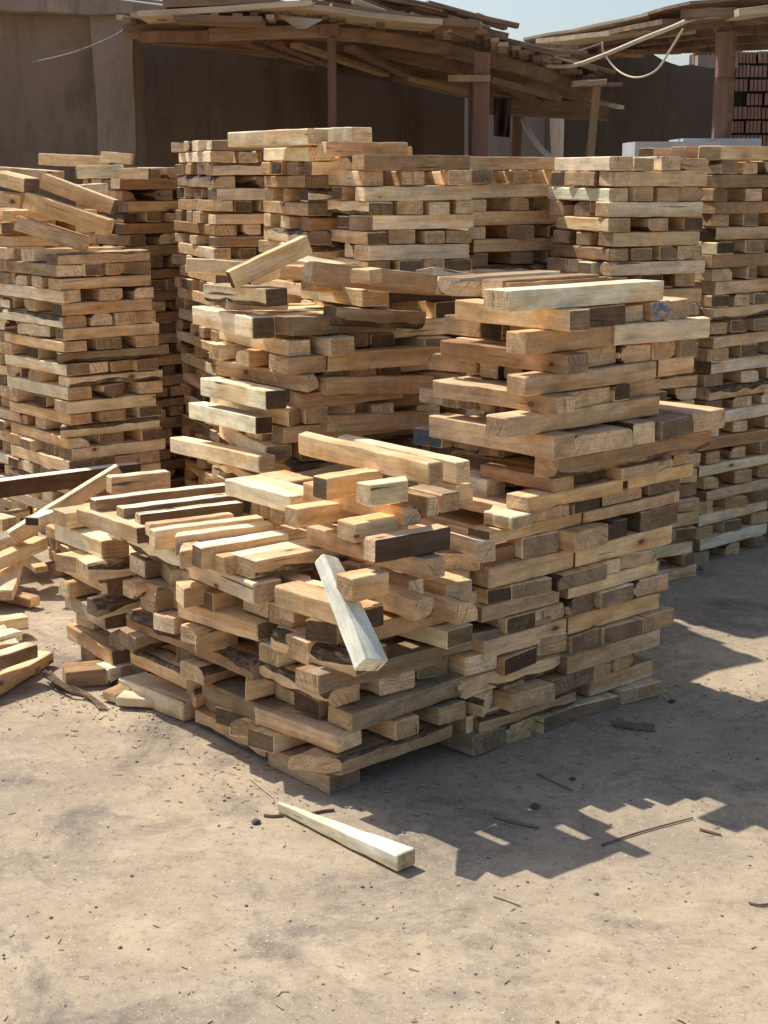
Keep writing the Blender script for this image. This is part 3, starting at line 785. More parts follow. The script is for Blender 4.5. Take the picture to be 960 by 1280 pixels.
# ------------------------------------------------------------------ ground
def ground_material():
    m, nt = newmat('dusty_yard'); g = NT(nt)
    v = g.n('ShaderNodeTexCoord').outputs['Object']
    big = g.noise(v, .8, 6, .65, .5); mid = g.noise(v, 5.5, 8, .72, .3); fine = g.noise(v, 38, 8, .78); grit = g.noise(v, 230, 4, .75)
    c = g.ramp(mid, [(.30, (.335, .262, .18)), (.45, (.46, .362, .245)), (.56, (.525, .415, .282)), (.70, (.615, .49, .33))])
    c = g.mix(g.remap(big, .44, .60, 0, .75), c, (.35, .28, .205))
    p2 = g.noise(v, 2.3, 9, .74, .6)
    c = g.mix(g.remap(p2, .51, .63, 0, .7), c, (.17, .145, .12))
    p3 = g.noise(g.vmul(v, (1.3, 1.3, 1)), 3.4, 9, .76, .4)
    c = g.mix(g.remap(p3, .55, .66, 0, .5), c, (.60, .49, .35))
    c = g.mix(g.remap(fine, .54, .66, 0, .45), c, (.60, .49, .35))
    c = g.mix(g.remap(fine, .46, .34, 0, .62), c, (.15, .12, .095))
    c = g.mix(g.remap(grit, .56, .70, 0, .40), c, (.64, .53, .39))
    c = g.mix(g.remap(grit, .44, .32, 0, .60), c, (.10, .085, .07))
    def flecks(scale, lo, size, colr, c):
        vo = g.n('ShaderNodeTexVoronoi', {'Scale': scale}); nt.links.new(v, vo.inputs['Vector'])
        f = g.math('MULTIPLY', g.remap(vo.outputs['Distance'], size, size * .7, 0, 1), g.remap(g.n('ShaderNodeSeparateColor', {0: vo.outputs['Color']}).outputs[0], lo, lo + .02, 0, 1))
        return g.mix(g.math('MULTIPLY', f, .85), c, colr), f
    c, f1 = flecks(60, .92, .22, (.70, .58, .42), c)
    c, f2 = flecks(95, .93, .25, (.07, .055, .045), c)
    c, f3 = flecks(150, .8, .3, (.66, .56, .42), c)
    h = g.math('ADD', g.math('MULTIPLY', mid, .7), g.math('ADD', g.math('MULTIPLY', fine, .9), g.math('MULTIPLY', grit, .5)))
    h = g.math('ADD', h, g.math('MULTIPLY', f1, .25)); h = g.math('ADD', h, g.math('MULTIPLY', f2, .25))
    g.finish(c, .95, h, .8, .0032, .12)
    return m
GM = ground_material()
vs = []; fs_ = []
gx = [-400, -60, -15, -6, -3, -1.5, 0, 1.5, 3, 6, 15, 60, 400]; gy = [-400, -60, -10, 0, 1.5, 3, 4.5, 6, 8, 11, 20, 60, 400]
for y in gy:
    for x in gx: vs.append((x, y, 0))
for j in range(len(gy) - 1):
    for i in range(len(gx) - 1):
        a = j * len(gx) + i; fs_.append((a, a + 1, a + 1 + len(gx), a + len(gx)))
tag(link_mesh('ground', vs, fs_, GM), 'dusty compacted yard ground', None, kind='structure')

# chips and pebbles
def blob(mb, p, r, flat=.5, rr=rnd):
    n = 6; base = []
    for lv, (rad, zz) in enumerate(((.8, 0), (1, .45), (.6, .95))):
        for j in range(n):
            t = 2 * math.pi * j / n + lv * .3; q = r * rad * rr.uniform(.75, 1.15)
            base.append(Vector((p[0] + math.cos(t) * q, p[1] + math.sin(t) * q, p[2] + zz * r * 2 * flat)))
    fs = []
    for l in range(2):
        for j in range(n): fs.append((l * n + j, l * n + (j + 1) % n, l * n + n + (j + 1) % n, l * n + n + j))
    fs.append(tuple(2 * n + j for j in range(n))); mb.add(base, fs)
grm = simple_mat('gravel_stone', (.12, .10, .085), (.36, .31, .25), (20, 20, 20))
mb = MB()
for i in range(2600):
    x = rnd.uniform(-2.2, 2.8); y = 2.2 + 6 * rnd.random() ** 1.5
    blob(mb, (x, y, -.001), rnd.choice([.0016, .002, .0026, .0034, .0045]) * rnd.uniform(.7, 1.3))
tag(mb.build('gravel', grm), 'fine grit and pebbles scattered over the yard', 'gravel', kind='stuff')
chipm = simple_mat('chip_wood', (.34, .25, .15), (.62, .50, .34), (60, 60, 60))
mb = MB()
for i in range(900):
    x = rnd.uniform(-2.0, 2.6); y = 2.3 + 5 * rnd.random() ** 1.4; a = rnd.uniform(0, 6.28); L = rnd.choice([.006, .01, .014, .022]) * rnd.uniform(.7, 1.3); w = rnd.uniform(.0015, .004)
    p = Vector((x, y, .0025)); dd = Vector((math.cos(a), math.sin(a), rnd.uniform(-.05, .05))) * L / 2
    mb.bar(p - dd, p + dd, w, .0012, w2=w * rnd.uniform(.3, 1))
for i in range(750):
    k = rnd.random()
    if k < .45: u = rnd.uniform(-.05, 1.5); q = abs(rnd.gauss(0, .16)); p0 = Vector((C0[0] + U0[0] * u - V0[0] * q, C0[1] + U0[1] * u - V0[1] * q, 0))
    elif k < .8: u = rnd.uniform(-.05, 1.4); q = abs(rnd.gauss(0, .16)); p0 = Vector((C0[0] + V0[0] * u - U0[0] * q, C0[1] + V0[1] * u - U0[1] * q, 0))
    else: p0 = gnd(rnd.uniform(0, 200), rnd.uniform(760, 900))
    a = rnd.uniform(0, 6.28); L = rnd.choice([.004, .007, .010, .02]) * rnd.uniform(.6, 1.4); w = rnd.uniform(.002, .007)
    p = p0 + Vector((0, 0, .003)); dd = Vector((math.cos(a), math.sin(a), rnd.uniform(-.05, .05))) * L / 2
    mb.bar(p - dd, p + dd, w, .0014, w2=w * rnd.uniform(.3, 1))
tag(mb.build('wood_chips', chipm), 'small wood chips and splinters littering the yard', 'wood chips', kind='stuff')

stickm = simple_mat('stick_wood', (.16, .11, .07), (.34, .25, .16), (9, 60, 60))
palem = simple_mat('splinter_wood', (.50, .40, .26), (.66, .54, .37), (9, 60, 60))
stm = simple_mat('dark_stone', (.07, .06, .055), (.17, .15, .13), (30, 30, 30))
def stick(pts, r, mat, label, name='stick', cat='stick', r2=None, z=.006):
    P3 = [gnd(x, y, z * .7) for x, y in pts]
    mb = MB(); mb.tube(spline(P3, 4), r * .8, 5, r2)
    base = Vector((sum(p.x for p in P3) / len(P3), sum(p.y for p in P3) / len(P3), 0))
    tag(mb.build(name, mat, loc=base), label, cat, 'sticks and splinters on the yard floor')
stick([(752, 1056), (800, 1040), (866, 1022)], .0035, stickm, 'long thin dark stick crossing the jagged shadow edge', r2=.002)
stick([(618, 1020), (640, 1027), (673, 1034)], .006, stickm, 'short brown stick lying inside the jagged shadow')
stick([(671, 967), (690, 976), (715, 988)], .003, stickm, 'thin twig in the shadow nearest the tall stack')
stick([(875, 1036), (888, 1040), (901, 1043)], .005, stickm, 'stubby reddish brown stick just beyond the shadow at right', r2=.003)
stick([(616, 1119), (632, 1124), (650, 1131)], .003, palem, 'pale splinter below the jagged shadow', 'splinter', 'splinter')
stick([(936, 1128), (948, 1131), (962, 1130)], .0035, stickm, 'crooked twig at the right edge of the yard')
stick([(846, 1272), (856, 1277), (866, 1284)], .003, palem, 'pale splinter at the bottom of the view', 'splinter', 'splinter')
stick([(312, 972), (326, 984), (342, 997)], .004, palem, 'pale splinter pointing at the front stake', 'splinter', 'splinter', r2=.001)
stick([(385, 1018), (402, 1014), (418, 1012)], .005, stickm, 'thin offcut strip behind the front stake', 'splinter', 'splinter')
stick([(330, 1019), (342, 1020), (354, 1019)], .005, stickm, 'tiny brown sliver at the tip of the front stake', 'splinter', 'splinter')
def stone(px, py, r, label, mat=stm, name='stone', cat='stone'):
    p = gnd(px, py); mb = MB(); blob(mb, (p.x, p.y, 0), r, .38, random.Random(px)); 
    tag(mb.build(name, mat, loc=(p.x, p.y, 0)), label, cat)
stone(320, 1029, .014, 'small rust brown clod left of the front stake')
stone(669, 1010, .014, 'dark stone in the middle of the jagged shadow')
stone(716, 975, .010, 'small pebble where the twig ends in the shadow')
stone(878, 712, .020, 'pale rubble lump beside the right edge stack', simple_mat('rubble', (.25, .22, .18), (.42, .37, .30), (30, 30, 30)))
stone(840, 878, .013, 'dark stone right of the tall stack foot')
# flat bark splinter near the tall stack
mb = MB(); q = [gnd(*a) for a in ((764, 908), (782, 912), (819, 916), (818, 909), (785, 906), (772, 901))]
mb.add([p + Vector((0, 0, .004)) for p in q] + [p + Vector((0, 0, .010)) for p in q], [tuple(range(6))[::-1], tuple(range(6, 12))] + [(i, (i + 1) % 6, 6 + (i + 1) % 6, 6 + i) for i in range(6)])
tag(mb.build('splinter', stickm, loc=gnd(790, 909)), 'flat notched offcut lying before the tall stack foot', 'splinter')
# strip of bark at left
bk = simple_mat('bark_strip', (.05, .033, .022), (.30, .20, .13), (8, 40, 40))
mb = MB()
base = gnd(95, 862)
for i in range(9):
    o1 = rnd.uniform(-6, 6); P3 = [gnd(58 + rnd.uniform(-4, 6), 842 + o1 * .6, rnd.uniform(.01, .035)), gnd(82 + o1 * .4, 858 + o1 * .7, rnd.uniform(.008, .03)), gnd(108 + o1 * .3, 868 + o1 * .6, .012), gnd(131 + rnd.uniform(-8, 3), 886 + o1 * .3, .006)]
    mb.tube(spline(P3, 4), rnd.uniform(.003, .008), 5, .002)
tag(mb.build('bark_strip', bk, loc=base), 'frayed strip of brown bark on the ground by the low left stack', 'bark strip')

# ------------------------------------------------------------------ walls
def stains(g, v, c):
    n = g.noise(g.vmul(v, (3.5, 3.5, .6)), 1.0, 7, .75, .5)
    c = g.mix(g.remap(n, .48, .62, 0, .7), c, g.mix(1.0, c, (.55, .5, .46), 'MULTIPLY'))
    p = g.noise(v, 2.2, 8, .75, .3)
    c = g.mix(g.remap(p, .56, .60, 0, .45), c, g.mix(1.0, c, (1.35, 1.32, 1.28), 'MULTIPLY'))
    f = g.noise(v, 30, 6, .8)
    return g.mix(g.remap(f, .42, .30, 0, .5), c, g.mix(1.0, c, (.5, .48, .45), 'MULTIPLY'))
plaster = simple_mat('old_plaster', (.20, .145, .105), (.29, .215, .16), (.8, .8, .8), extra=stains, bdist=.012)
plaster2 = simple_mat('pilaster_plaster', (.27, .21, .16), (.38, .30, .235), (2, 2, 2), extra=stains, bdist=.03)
plaster3 = simple_mat('shaded_shed_plaster', (.12, .088, .060), (.165, .122, .085), (.7, .7, .7), extra=stains, bdist=.01)  # darker plaster, the shade of the shed roof put into its colour
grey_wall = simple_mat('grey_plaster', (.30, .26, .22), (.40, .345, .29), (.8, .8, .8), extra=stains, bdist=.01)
dark_wall = simple_mat('shaded_plaster', (.095, .073, .056), (.14, .108, .083), (1, 1, 1), extra=stains, bdist=.015)  # shade on the wall under the right roof put into the plaster colour
def wall(name, x0, x1, y0, y1, top, mat, label, Y=None, seg=14, rough=.02):
    """wall with an uneven top; from (x0,y0) to (x1,y1), top is a height or a list of heights"""
    rr = random.Random(name + label); tops = top if isinstance(top, list) else [top, top]
    pts = []
    for i in range(seg + 1):
        k = i / seg; q = k * (len(tops) - 1); j = min(int(q), len(tops) - 2)
        pts.append((x0 + (x1 - x0) * k, y0 + (y1 - y0) * k, tops[j] + (tops[j + 1] - tops[j]) * (q - j) + rr.uniform(-rough, rough)))
    th = .2; mb = MB(); vs = []; fs = []
    for (x, y, z) in pts: vs += [(x, y, -.05), (x, y, z), (x, y + th, z - rr.uniform(0, .02)), (x, y + th, -.05)]
    for i in range(seg):
        for a, b in ((0, 1), (1, 2), (2, 3), (3, 0)):
            fs.append((i * 4 + a, i * 4 + 4 + a, i * 4 + 4 + b, i * 4 + b)[::-1])
    fs += [(0, 1, 2, 3), (seg * 4 + 3, seg * 4 + 2, seg * 4 + 1, seg * 4)]
    mb.add(vs, fs); return tag(mb.build(name, mat, loc=(x0, y0, 0)), label, 'wall')
def X(px, Y): return at(px, 200, Y).x
def Z(py, Y): return at(480, py, Y).z
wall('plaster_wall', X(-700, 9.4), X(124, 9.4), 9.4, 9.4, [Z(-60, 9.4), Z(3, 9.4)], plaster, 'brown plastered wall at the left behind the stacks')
mb = MB(); x0, x1 = X(122, 9.3), X(171, 9.3)
rr = random.Random(4); vs = []; fs = []; n = 16; zt = Z(2, 9.3)
for i in range(n + 1):
    z = zt * i / n
    a, b = x0 + rr.uniform(-.014, .012), x1 + rr.uniform(-.012, .010); yy = 9.28 + rr.uniform(-.01, .01)
    vs += [(a, yy, z), (b, yy, z), (b, 9.7, z), (a, 9.7, z)]
for i in range(n):
    for a in range(4): b = (a + 1) % 4; fs.append((i * 4 + a, i * 4 + b, i * 4 + 4 + b, i * 4 + 4 + a))
fs += [(3, 2, 1, 0), tuple(n * 4 + k for k in range(4))]
mb.add(vs, fs); tag(mb.build('pilaster', plaster2, loc=(x0, 9.4, 0)), 'rough grey brown masonry pillar where the two plastered walls meet', 'pillar')
# low crest on the left wall
mb = MB(); mb.bar((X(-700, 9.35), 9.35, Z(-32, 9.35)), (X(216, 9.35), 9.35, Z(14, 9.35)), .3, .10, seg=20, wob=.015, rr=rnd)
tag(mb.build('wall_coping', plaster2, loc=(X(100, 9.35), 9.35, 2.6)), 'mortar coping band running along the top of the left wall', 'coping')
wall('shed_wall', X(168, 11), X(580, 11), 11, 11, [Z(12, 11), Z(14, 11), Z(60, 11)], plaster3, 'dark back wall under the wooden shed roof')  # dark through the roof shade in its plaster colour
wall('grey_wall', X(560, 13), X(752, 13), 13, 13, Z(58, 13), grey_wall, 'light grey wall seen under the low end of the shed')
wall('dark_wall', X(738, 11.6), X(905, 11.6), 11.6, 11.6, [Z(60, 11.6), Z(64, 11.6), Z(72, 11.6), Z(84, 11.6), Z(88, 11.6)], dark_wall, 'dark plastered wall under the right shed roof')  # dark through shade put into its plaster colour
# side return of the dark wall
mb = MB(); mb.box((X(738, 11.6) - .2, 11.61, 0), (X(738, 11.6) - .002, 13.0, Z(64, 11.6)))
tag(mb.build('return_wall', dark_wall, loc=(X(738, 11.6), 12, 0)), 'short return wall joining the dark wall to the grey one', 'wall')
# brick wall of ribbed blocks
def ribs(g, v, c):
    w = g.n('ShaderNodeTexWave', {'Scale': 22.0, 'Distortion': 2.0, 'Detail': 2.0}); w.bands_direction = 'X'; g.nt.links.new(v, w.inputs['Vector'])
    return g.mix(g.remap(w.outputs['Fac'], .2, .8, .5, 0), c, (.03, .022, .018))
brick = simple_mat('ribbed_brick', (.24, .13, .09), (.42, .245, .175), (5, 5, 5))
mortar = simple_mat('brick_joint', (.05, .04, .035), (.11, .09, .075), (6, 6, 6))
BW = empty('brick_wall', (X(930, 12.2), 12.2, 0), 'wall of ribbed brown hollow bricks behind the right post', 'wall')
def child(mb, name, mat, par):
    p = par.location
    return link_mesh(name, [v - p for v in mb.v], mb.f, mat, par)
mb = MB(); mb.box((X(864, 12.2), 12.24, 0), (X(1150, 12.2), 12.45, Z(66, 12.2))); child(mb, 'joint_bed', mortar, BW)
mb = MB(); xx0, xx1 = X(862, 12.2), X(1150, 12.2); zz = Z(64, 12.2); hh = .104; row = 0
while zz - hh > .9:
    x = xx0 + (.05 if row % 2 else 0)
    while x < xx1:
        w = rnd.uniform(.10, .14); yo = rnd.uniform(-.02, .03)
        if rnd.random() > .05:
            nr = 4; zt_, zb_ = zz - rnd.uniform(0, .008), zz - hh + .012
            for q in range(nr):      # ribbed face
                xa = x + w * q / nr; mb.box((xa, 12.14 + yo, zb_), (min(xa + w / nr * .74, xx1), 12.2, zt_))
            mb.box((x, 12.155 + yo, zb_ + .002), (min(x + w, xx1), 12.26, zt_ - .002))
        x += w + .008
    zz -= hh; row += 1
child(mb, 'brick_courses', brick, BW)
bt = simple_mat('light_brick', (.30, .22, .18), (.42, .33, .27), (5, 5, 5))
for i, px in enumerate((864, 889)):
    mb = MB(); mb.box((X(px, 12.1), 12.0, Z(86, 12.1)), (X(px + 24, 12.1), 12.13, Z(70, 12.1))); child(mb, 'brick', bt, BW)

# ------------------------------------------------------------------ sheds
oldw = simple_mat('old_roof_wood', (.13, .08, .05), (.36, .245, .16), (2, 14, 14), detail=7, lo=.28, hi=.72)
oldl = simple_mat('weathered_plank', (.34, .26, .18), (.66, .54, .39), (2, 16, 16), detail=7)
redw = simple_mat('red_brown_post', (.15, .085, .06), (.28, .165, .115), (14, 14, 1.2), detail=6)
goldw = simple_mat('yellow_plank', (.30, .19, .10), (.46, .31, .18), (14, 14, 1.2), detail=5)
sheet = simple_mat('roof_sheet', (.22, .17, .125), (.42, .34, .26), (3, 3, 3), detail=6)
class Patch:
    def __init__(s, near, far): s.n = [at(*a) for a in near]; s.f = [at(*a) for a in far]
    def p(s, u, v):
        q = u * (len(s.n) - 1); j = min(int(q), len(s.n) - 2); k = q - j
        return s.n[j].lerp(s.n[j + 1], k).lerp(s.f[j].lerp(s.f[j + 1], k), v)
def shed(name, label, P_, nplank, posts, seed, lengthwise=False):
    rr = random.Random(seed)
    c = P_.p(.5, .5); root = empty(name, (c.x, c.y, 0), label, 'shed')
    if lengthwise:                                         # long sheets lapped side by side
        nv = 7
        for i in range(nv):
            v = i / nv
            for (ua, ub) in ((0, .38), (.36, .70), (.68, 1.0)):
                mb = MB(); n = 5; off = rr.uniform(-.008, .012)
                vs = []; fs = []
                for k in range(n + 1):
                    u = ua + (ub - ua) * k / n
                    a, b = P_.p(u, v - .03 + (rr.uniform(-.012, .012) if i == 0 else 0)), P_.p(u, v + 1 / nv)
                    z = .03 + off + .004 * math.sin(u * 31 + i)
                    vs += [a + Vector((0, 0, z + .03)), b + Vector((0, 0, z)), b + Vector((0, 0, z - .014)), a + Vector((0, 0, z + .014))]
                for k in range(n):
                    for a_ in range(4):
                        b_ = (a_ + 1) % 4; fs.append((k * 4 + a_, k * 4 + b_, k * 4 + 4 + b_, k * 4 + 4 + a_))
                fs += [(3, 2, 1, 0), tuple(n * 4 + k for k in range(4))]
                mb.add(vs, fs); child(mb, 'roof_sheet', rr.choice([oldw, sheet, oldw]), root)
        nplank = 0
    for i in range(nplank):                                # planks laid along the slope
        u = i / nplank; u2 = u + rr.uniform(.8, 1.25) / nplank; um = min((u + u2) / 2, 1)
        a, b = P_.p(um, -rr.uniform(0, .10)), P_.p(um, 1.02)
        wid = (P_.p(min(u2, 1), .3) - P_.p(u, .3)).length * rr.uniform(.85, 1.1)
        mb = MB(); up = Vector((0, 0, 1))
        mb.bar(a + Vector((0, 0, .03 + rr.uniform(-.012, .02))), b + Vector((0, 0, .03 + rr.uniform(-.01, .02))), wid, .022, seg=3, wob=.002, rr=rr)
        child(mb, 'roof_plank', rr.choice([oldw, oldw, oldw, oldl]), root)
    for v in (.06, .36, .68, .96):                                 # purlins across
        mb = MB(); n = 6
        for i in range(n):
            mb.bar(P_.p(i / n, v) + Vector((0, 0, -.025)), P_.p(min(1, (i + 1.05) / n), v) + Vector((0, 0, -.025)), .05, .07, seg=2, wob=.004, rr=rr)
        child(mb, 'purlin', oldw, root)
    for i in range(5):                                     # battens at odd angles underneath
        u = rr.uniform(.1, .8); mb = MB()
        mb.bar(P_.p(u, .1) + Vector((0, 0, -.085)), P_.p(min(1, u + rr.uniform(.05, .25)), rr.uniform(.6, .95)) + Vector((0, 0, -.085)), .07, .025, seg=2)
        child(mb, 'batten', rr.choice([oldw, goldw, redw]), root)
    for (x, yt, yb, Y, w, m, lean) in posts:
        t = at(x, yt, Y); b = Vector((at(x + lean, yb, Y).x, Y, 0))
        b = t + (Vector((at(x + lean, yb, Y).x, Y, at(x, yb, Y).z)) - t) * (t.z / (t.z - at(x, yb, Y).z))
        mb = MB(); mb.bar(b, t, w, w, up=(0, 1, 0), seg=6, wob=.004, rr=rr); child(mb, 'post', m, root)
    return root
PA = Patch([(150, 32, 8.0), (300, 28, 8.0), (450, 34, 8.2), (610, 60, 8.4), (742, 108, 8.9)], [(205, 46, 10.8), (330, 58, 10.8), (450, 80, 10.8), (610, 122, 10.8), (748, 133, 10.4)])
S = shed('wooden_shed', 'sagging shed roof of old planks on posts behind the stacks', PA, 62,
     [(415.5, 36, 158, 8.15, .044, redw, 0), (603, 66, 190, 8.35, .085, redw, -3), (591, 92, 190, 8.45, .05, redw, 0), (648, 130, 192, 10.3, .06, redw, -3), (745.5, 108, 192, 8.8, .043, goldw, -7)], 3)
def part(mb, name, mat, root=S): return child(mb, name, mat, root)
mb = MB(); mb.bar(at(176, 47, 8.1), at(262, 44, 8.1), .05, .055, seg=3, wob=.003, rr=rnd); part(mb, 'beam', redw)
mb = MB(); mb.bar(at(262, 44, 8.1), at(412, 39, 8.12), .05, .065, seg=4, wob=.003, rr=rnd); part(mb, 'beam', oldw)
mb = MB(); mb.bar(at(400, 38, 8.11), at(424, 37, 8.1), .06, .06); part(mb, 'post_cap', redw)
mb = MB(); mb.bar(at(560, 98, 8.28), at(613, 98, 8.28), .03, .035); part(mb, 'cross_piece', goldw)
mb = MB(); mb.bar(at(614, 100, 8.5), at(700, 124, 8.7), .03, .035); part(mb, 'brace', redw)
mb = MB(); mb.bar(at(350, 72, 10.2), at(490, 95, 10.0), .05, .09); part(mb, 'tie_beam', dark_wall)
mb = MB(); mb.bar(at(510, 98, 9.2), at(585, 116, 9.2), .03, .03); part(mb, 'brace', goldw)
mb = MB(); mb.bar(at(610, 132, 9.9), at(760, 140, 9.9), .06, .11); part(mb, 'tie_beam', oldw)
mb = MB(); mb.bar(at(742, 126, 9.0), at(776, 134, 8.8), .05, .022); part(mb, 'batten', oldl)
mb = MB(); mb.bar(at(715, 104, 8.75), at(757, 103, 8.75), .10, .03, seg=3, wob=.006, rr=rnd); part(mb, 'eave_board', oldl)
mb = MB(); mb.bar(at(722, 106, 8.8), at(774, 107, 8.9), .07, .02, seg=3, wob=.006, rr=rnd); part(mb, 'eave_board', oldw)
# roofing sheets over the front edge on the left
for (a, b, w, t, m) in [((180, 22, 7.95), (392, 9, 7.95), .42, .03, oldl), ((212, 9, 8.0), (350, 5, 8.0), .5, .05, oldw), ((360, 12, 8.0), (545, 33, 8.1), .4, .03, oldl), ((222, 24, 7.9), (330, 28, 7.9), .3, .03, oldw),
                     ((410, 14, 8.1), (590, 36, 8.2), .4, .04, oldw), ((250, 12, 8.1), (352, 12, 8.1), .3, .06, oldl)]:
    mb = MB(); mb.bar(at(*a), at(*b), w, t, seg=4, wob=.004, rr=rnd); part(mb, 'roof_board', m)
mb = MB(); q = [at(346, 19, 7.85), at(403, 25, 7.8), at(382, 36, 7.78), at(372, 36, 7.78)]
mb.add(q + [p + Vector((0, .012, .006)) for p in q], [(0, 1, 2, 3), (7, 6, 5, 4), (0, 4, 5, 1), (1, 5, 6, 2), (2, 6, 7, 3), (3, 7, 4, 0)]); part(mb, 'torn_sheet', oldl)
# scraps thrown on the roof
rs = random.Random(8)
k = 0
for i in range(105):
    u = rs.uniform(.30, .97); v = rs.uniform(-.02, .35); p = PA.p(u, v) + Vector((0, 0, .06 + rs.uniform(0, .05) + (.07 if .45 < u < .75 and rs.random() < .6 else 0)))
    a = rs.gauss(8, 16); L = rs.uniform(.12, .6); dd = Vector((math.cos(R(a)), math.sin(R(a)) * .8, -.22 if rs.random() < .75 else rs.uniform(-.3, .15))).normalized() * L / 2
    mb = MB(); mb.bar(p - dd, p + dd, rs.uniform(.04, .11), rs.uniform(.012, .045), seg=2, wob=.004, rr=rs)
    o = mb.build('scrap_board', rs.choice([oldw, oldl, oldl, oldw]), loc=p)
    tag(o, 'old board scrap thrown loosely onto the sagging shed roof', 'board scrap', 'board scraps on the shed roof')
mb = MB(); mb.bar(at(442, 2, 8.0), at(505, 26, 8.0), .09, .03); tag(mb.build('scrap_board', oldl, loc=at(470, 14, 8)), 'pale broad board rising against the sky on the shed roof', 'board scrap', 'board scraps on the shed roof')
mb = MB(); mb.bar(at(513, 21, 8.1), at(592, 46, 8.2), .06, .04); tag(mb.build('scrap_board', oldw, loc=at(550, 34, 8.1)), 'long dark board sloping along the roof skyline', 'board scrap', 'board scraps on the shed roof')

PB = Patch([(655, 60, 10.6), (760, 42, 9.4), (865, 20, 8.3), (985, 8, 8.0), (1100, 0, 8.0)], [(700, 66, 11.5), (790, 58, 11.5), (880, 56, 10.8), (985, 50, 10.4), (1100, 45, 10.4)])
S2_ = shed('right_shed', 'right hand shed roof of dark boards with one stout post', PB, 16, [(905, 34, 180, 8.2, .068, redw, -6), (914, 40, 180, 8.32, .05, oldw, -8)], 5, lengthwise=True)
for (a, b, w, t, m) in [((700, 52, 9.8), (838, 38, 8.8), .35, .03, oldl), ((858, 20, 8.1), (925, 18, 8.0), .3, .04, oldw), ((915, 18, 7.9), (1010, 8, 7.9), .3, .035, oldl), ((770, 45, 9.3), (860, 27, 8.4), .3, .03, oldw)]:
    mb = MB(); mb.bar(at(*a), at(*b), w, t, seg=4, wob=.004, rr=rnd); child(mb, 'roof_board', m, S2_)
mb = MB(); mb.bar(at(905, 96, 8.14), at(905, 40, 8.14), .075, .07, up=(0, 1, 0)); child(mb, 'post_sleeve', redw, S2_)
mb = MB(); mb.bar(at(893, 32, 8.16), at(902, 44, 8.16), .025, .03); child(mb, 'bracket', oldw, S2_)
# dark cloth hanging at the shed
mb = MB(); vs = []; fs = []; n = 12; m_ = 8; rr = random.Random(2)
for j in range(m_ + 1):
    for i in range(n + 1):
        k = i / n; q = j / m_
        p = at(617 + 22 * k - 2 * q * k, 122 + (48 + 2 * k) * q, 9.4 + .05 * math.sin(k * 14 + q * 2) * (.3 + q))
        vs.append(p)
for j in range(m_):
    for i in range(n): a = j * (n + 1) + i; fs.append((a, a + 1, a + n + 2, a + n + 1))
mb.add(vs, fs); tag(mb.build('hanging_cloth', simple_mat('dark_cloth', (.05, .035, .027), (.09, .065, .05), (10, 10, 10)), loc=at(630, 130, 9.4), smooth=True), 'dark rag hanging under the low end of the shed roof', 'cloth')

# ------------------------------------------------------------------ cables and hose
hosem = simple_mat('pale_hose', (.60, .50, .36), (.74, .63, .47), (30, 30, 30), rough=.5)
wirem = simple_mat('grey_wire', (.22, .21, .20), (.34, .32, .30), (30, 30, 30), rough=.5)
def cable(name, pts, r, mat, label, cat):
    P3 = spline([at(*p) for p in pts], 10); mb = MB(); mb.tube(P3, r, 8); tag(mb.build(name, mat, loc=P3[0], smooth=True), label, cat)
cable('hose', [(684, 82, 8.7), (716, 82, 8.6), (752, 70, 8.5), (800, 50, 8.3), (838, 35, 8.2), (870, 22, 8.05), (905, 19, 7.95)], .012, hosem, 'thick pale hose slung between the two shed roofs', 'hose')
cable('wire', [(661, 76, 8.8), (700, 70, 8.9), (735, 60, 9.0), (752, 54, 9.0)], .0045, wirem, 'thin wire running up to the right shed roof', 'wire')
cable('wire', [(753, 52, 8.9), (755, 66, 8.9), (772, 88, 8.8), (795, 97, 8.6), (820, 88, 8.4), (838, 62, 8.3), (854, 36, 8.25)], .006, hosem, 'slack loop of pale cable hanging under the right roof', 'cable')
cable('hose', [(654, 150, 8.9), (664, 170, 8.6), (680, 190, 8.4), (700, 205, 8.2), (718, 213, 8.0), (740, 216, 7.8)], .016, hosem, 'pale curved strip hanging behind the back stacks', 'hose')
cable('wire', [(40, 78, 9.0), (90, 66, 8.8), (140, 46, 8.5), (165, 30, 8.2), (190, 20, 8.0)], .004, wirem, 'thin wire rising along the left wall to the shed', 'wire')
cable('wire', [(-10, -12, 9.1), (110, -4, 8.8), (190, 5, 8.4), (240, 12, 8.0)], .006, wirem, 'cable along the top of the left wall', 'cable')

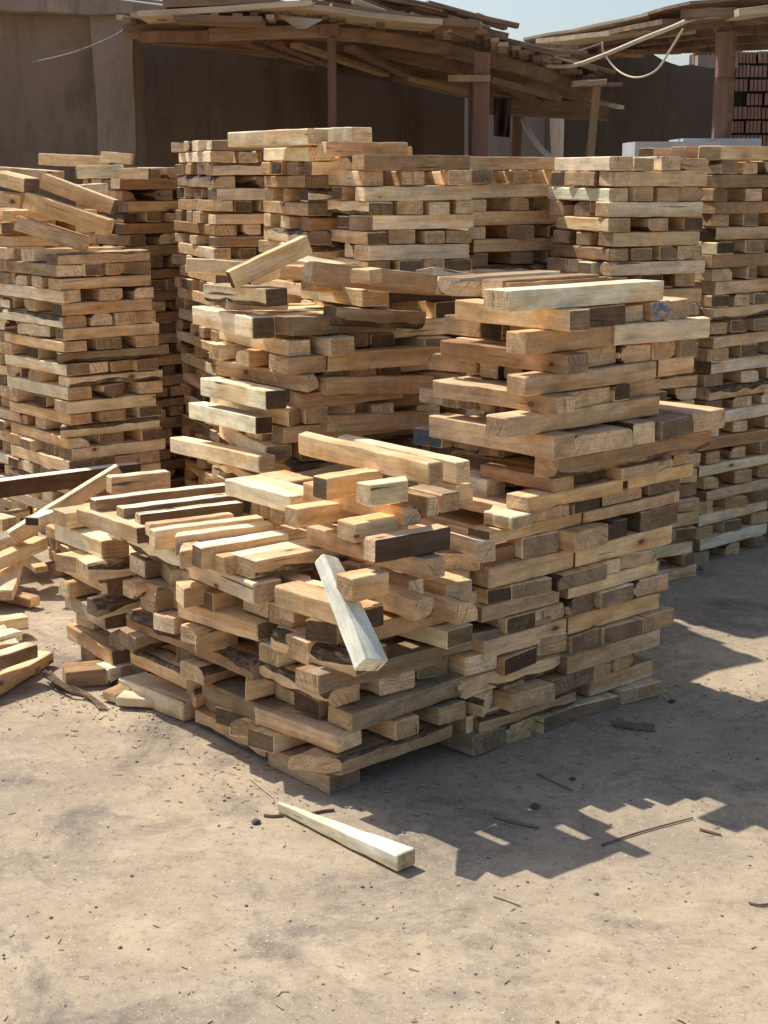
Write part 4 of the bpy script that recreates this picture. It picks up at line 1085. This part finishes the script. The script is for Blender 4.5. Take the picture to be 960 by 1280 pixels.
# ------------------------------------------------------------------ grey concrete slabs behind the right stacks
conc = simple_mat('pale_concrete', (.42, .43, .44), (.56, .57, .58), (4, 4, 4))
for i, (xa, xb, yt, yb, Y, lb) in enumerate([(794, 900, 177, 192, 7.6, 'pale grey concrete slab behind the right stacks, left one'), (854, 952, 173, 188, 8.0, 'pale grey concrete slab behind the wooden post'),
                                            (936, 1010, 262, 330, 7.8, 'pale grey block beside the right edge stack')]):
    mb = MB(); xa_, xb_ = at(xa, yt, Y).x, at(xb, yt, Y).x
    z1 = at(480, yt, Y).z
    zb = z1 - .12 if i < 2 else .0
    mb.box((xa_, Y, zb), (xb_, Y + .4, z1)); tag(mb.build('concrete_slab', conc, loc=(xa_, Y, zb)), lb, 'slab')
    if i < 2:      # they lie on a block pier
        mb = MB(); zz = 0
        while zz < zb - .02:
            hgt = min(.19, zb - zz - .004); mb.box((xa_ + .03, Y + .02, zz), (xb_ - .03, Y + .38, zz + hgt)); zz += hgt + .006
        tag(mb.build('block_pier', conc, loc=(xa_, Y, 0)), 'pier of grey blocks carrying the %s concrete slab' % ('left' if i == 0 else 'rear'), 'block pier')

# ------------------------------------------------------------------ light
SUN_EL, SUN_AZ = 50.0, -43.0      # bearing from +Y (towards +X positive)
S_ = Vector((math.sin(R(SUN_AZ)) * math.cos(R(SUN_EL)), math.cos(R(SUN_AZ)) * math.cos(R(SUN_EL)), math.sin(R(SUN_EL))))
ld = bpy.data.lights.new('sun', 'SUN'); ld.energy = 5.0; ld.angle = R(.53); ld.color = (1.0, .95, .87)
lo = bpy.data.objects.new('sun', ld); col.objects.link(lo); lo.rotation_euler = S_.to_track_quat('Z', 'Y').to_euler(); lo.location = S_ * 20
w = bpy.data.worlds.new('World'); sc.world = w; w.use_nodes = True
nt = w.node_tree; nt.nodes.clear()
sky = nt.nodes.new('ShaderNodeTexSky'); sky.sky_type = 'NISHITA'; sky.sun_disc = False
sky.sun_elevation = R(SUN_EL); sky.sun_rotation = R(SUN_AZ); sky.dust_density = 2.2; sky.air_density = 1.0; sky.ozone_density = 2.0
bg = nt.nodes.new('ShaderNodeBackground'); bg.inputs[1].default_value = .14
ou = nt.nodes.new('ShaderNodeOutputWorld'); nt.links.new(sky.outputs[0], bg.inputs[0]); nt.links.new(bg.outputs[0], ou.inputs[0])
sc.view_settings.view_transform = 'Standard'; sc.view_settings.look = 'None'; sc.view_settings.exposure = 0; sc.view_settings.gamma = 1
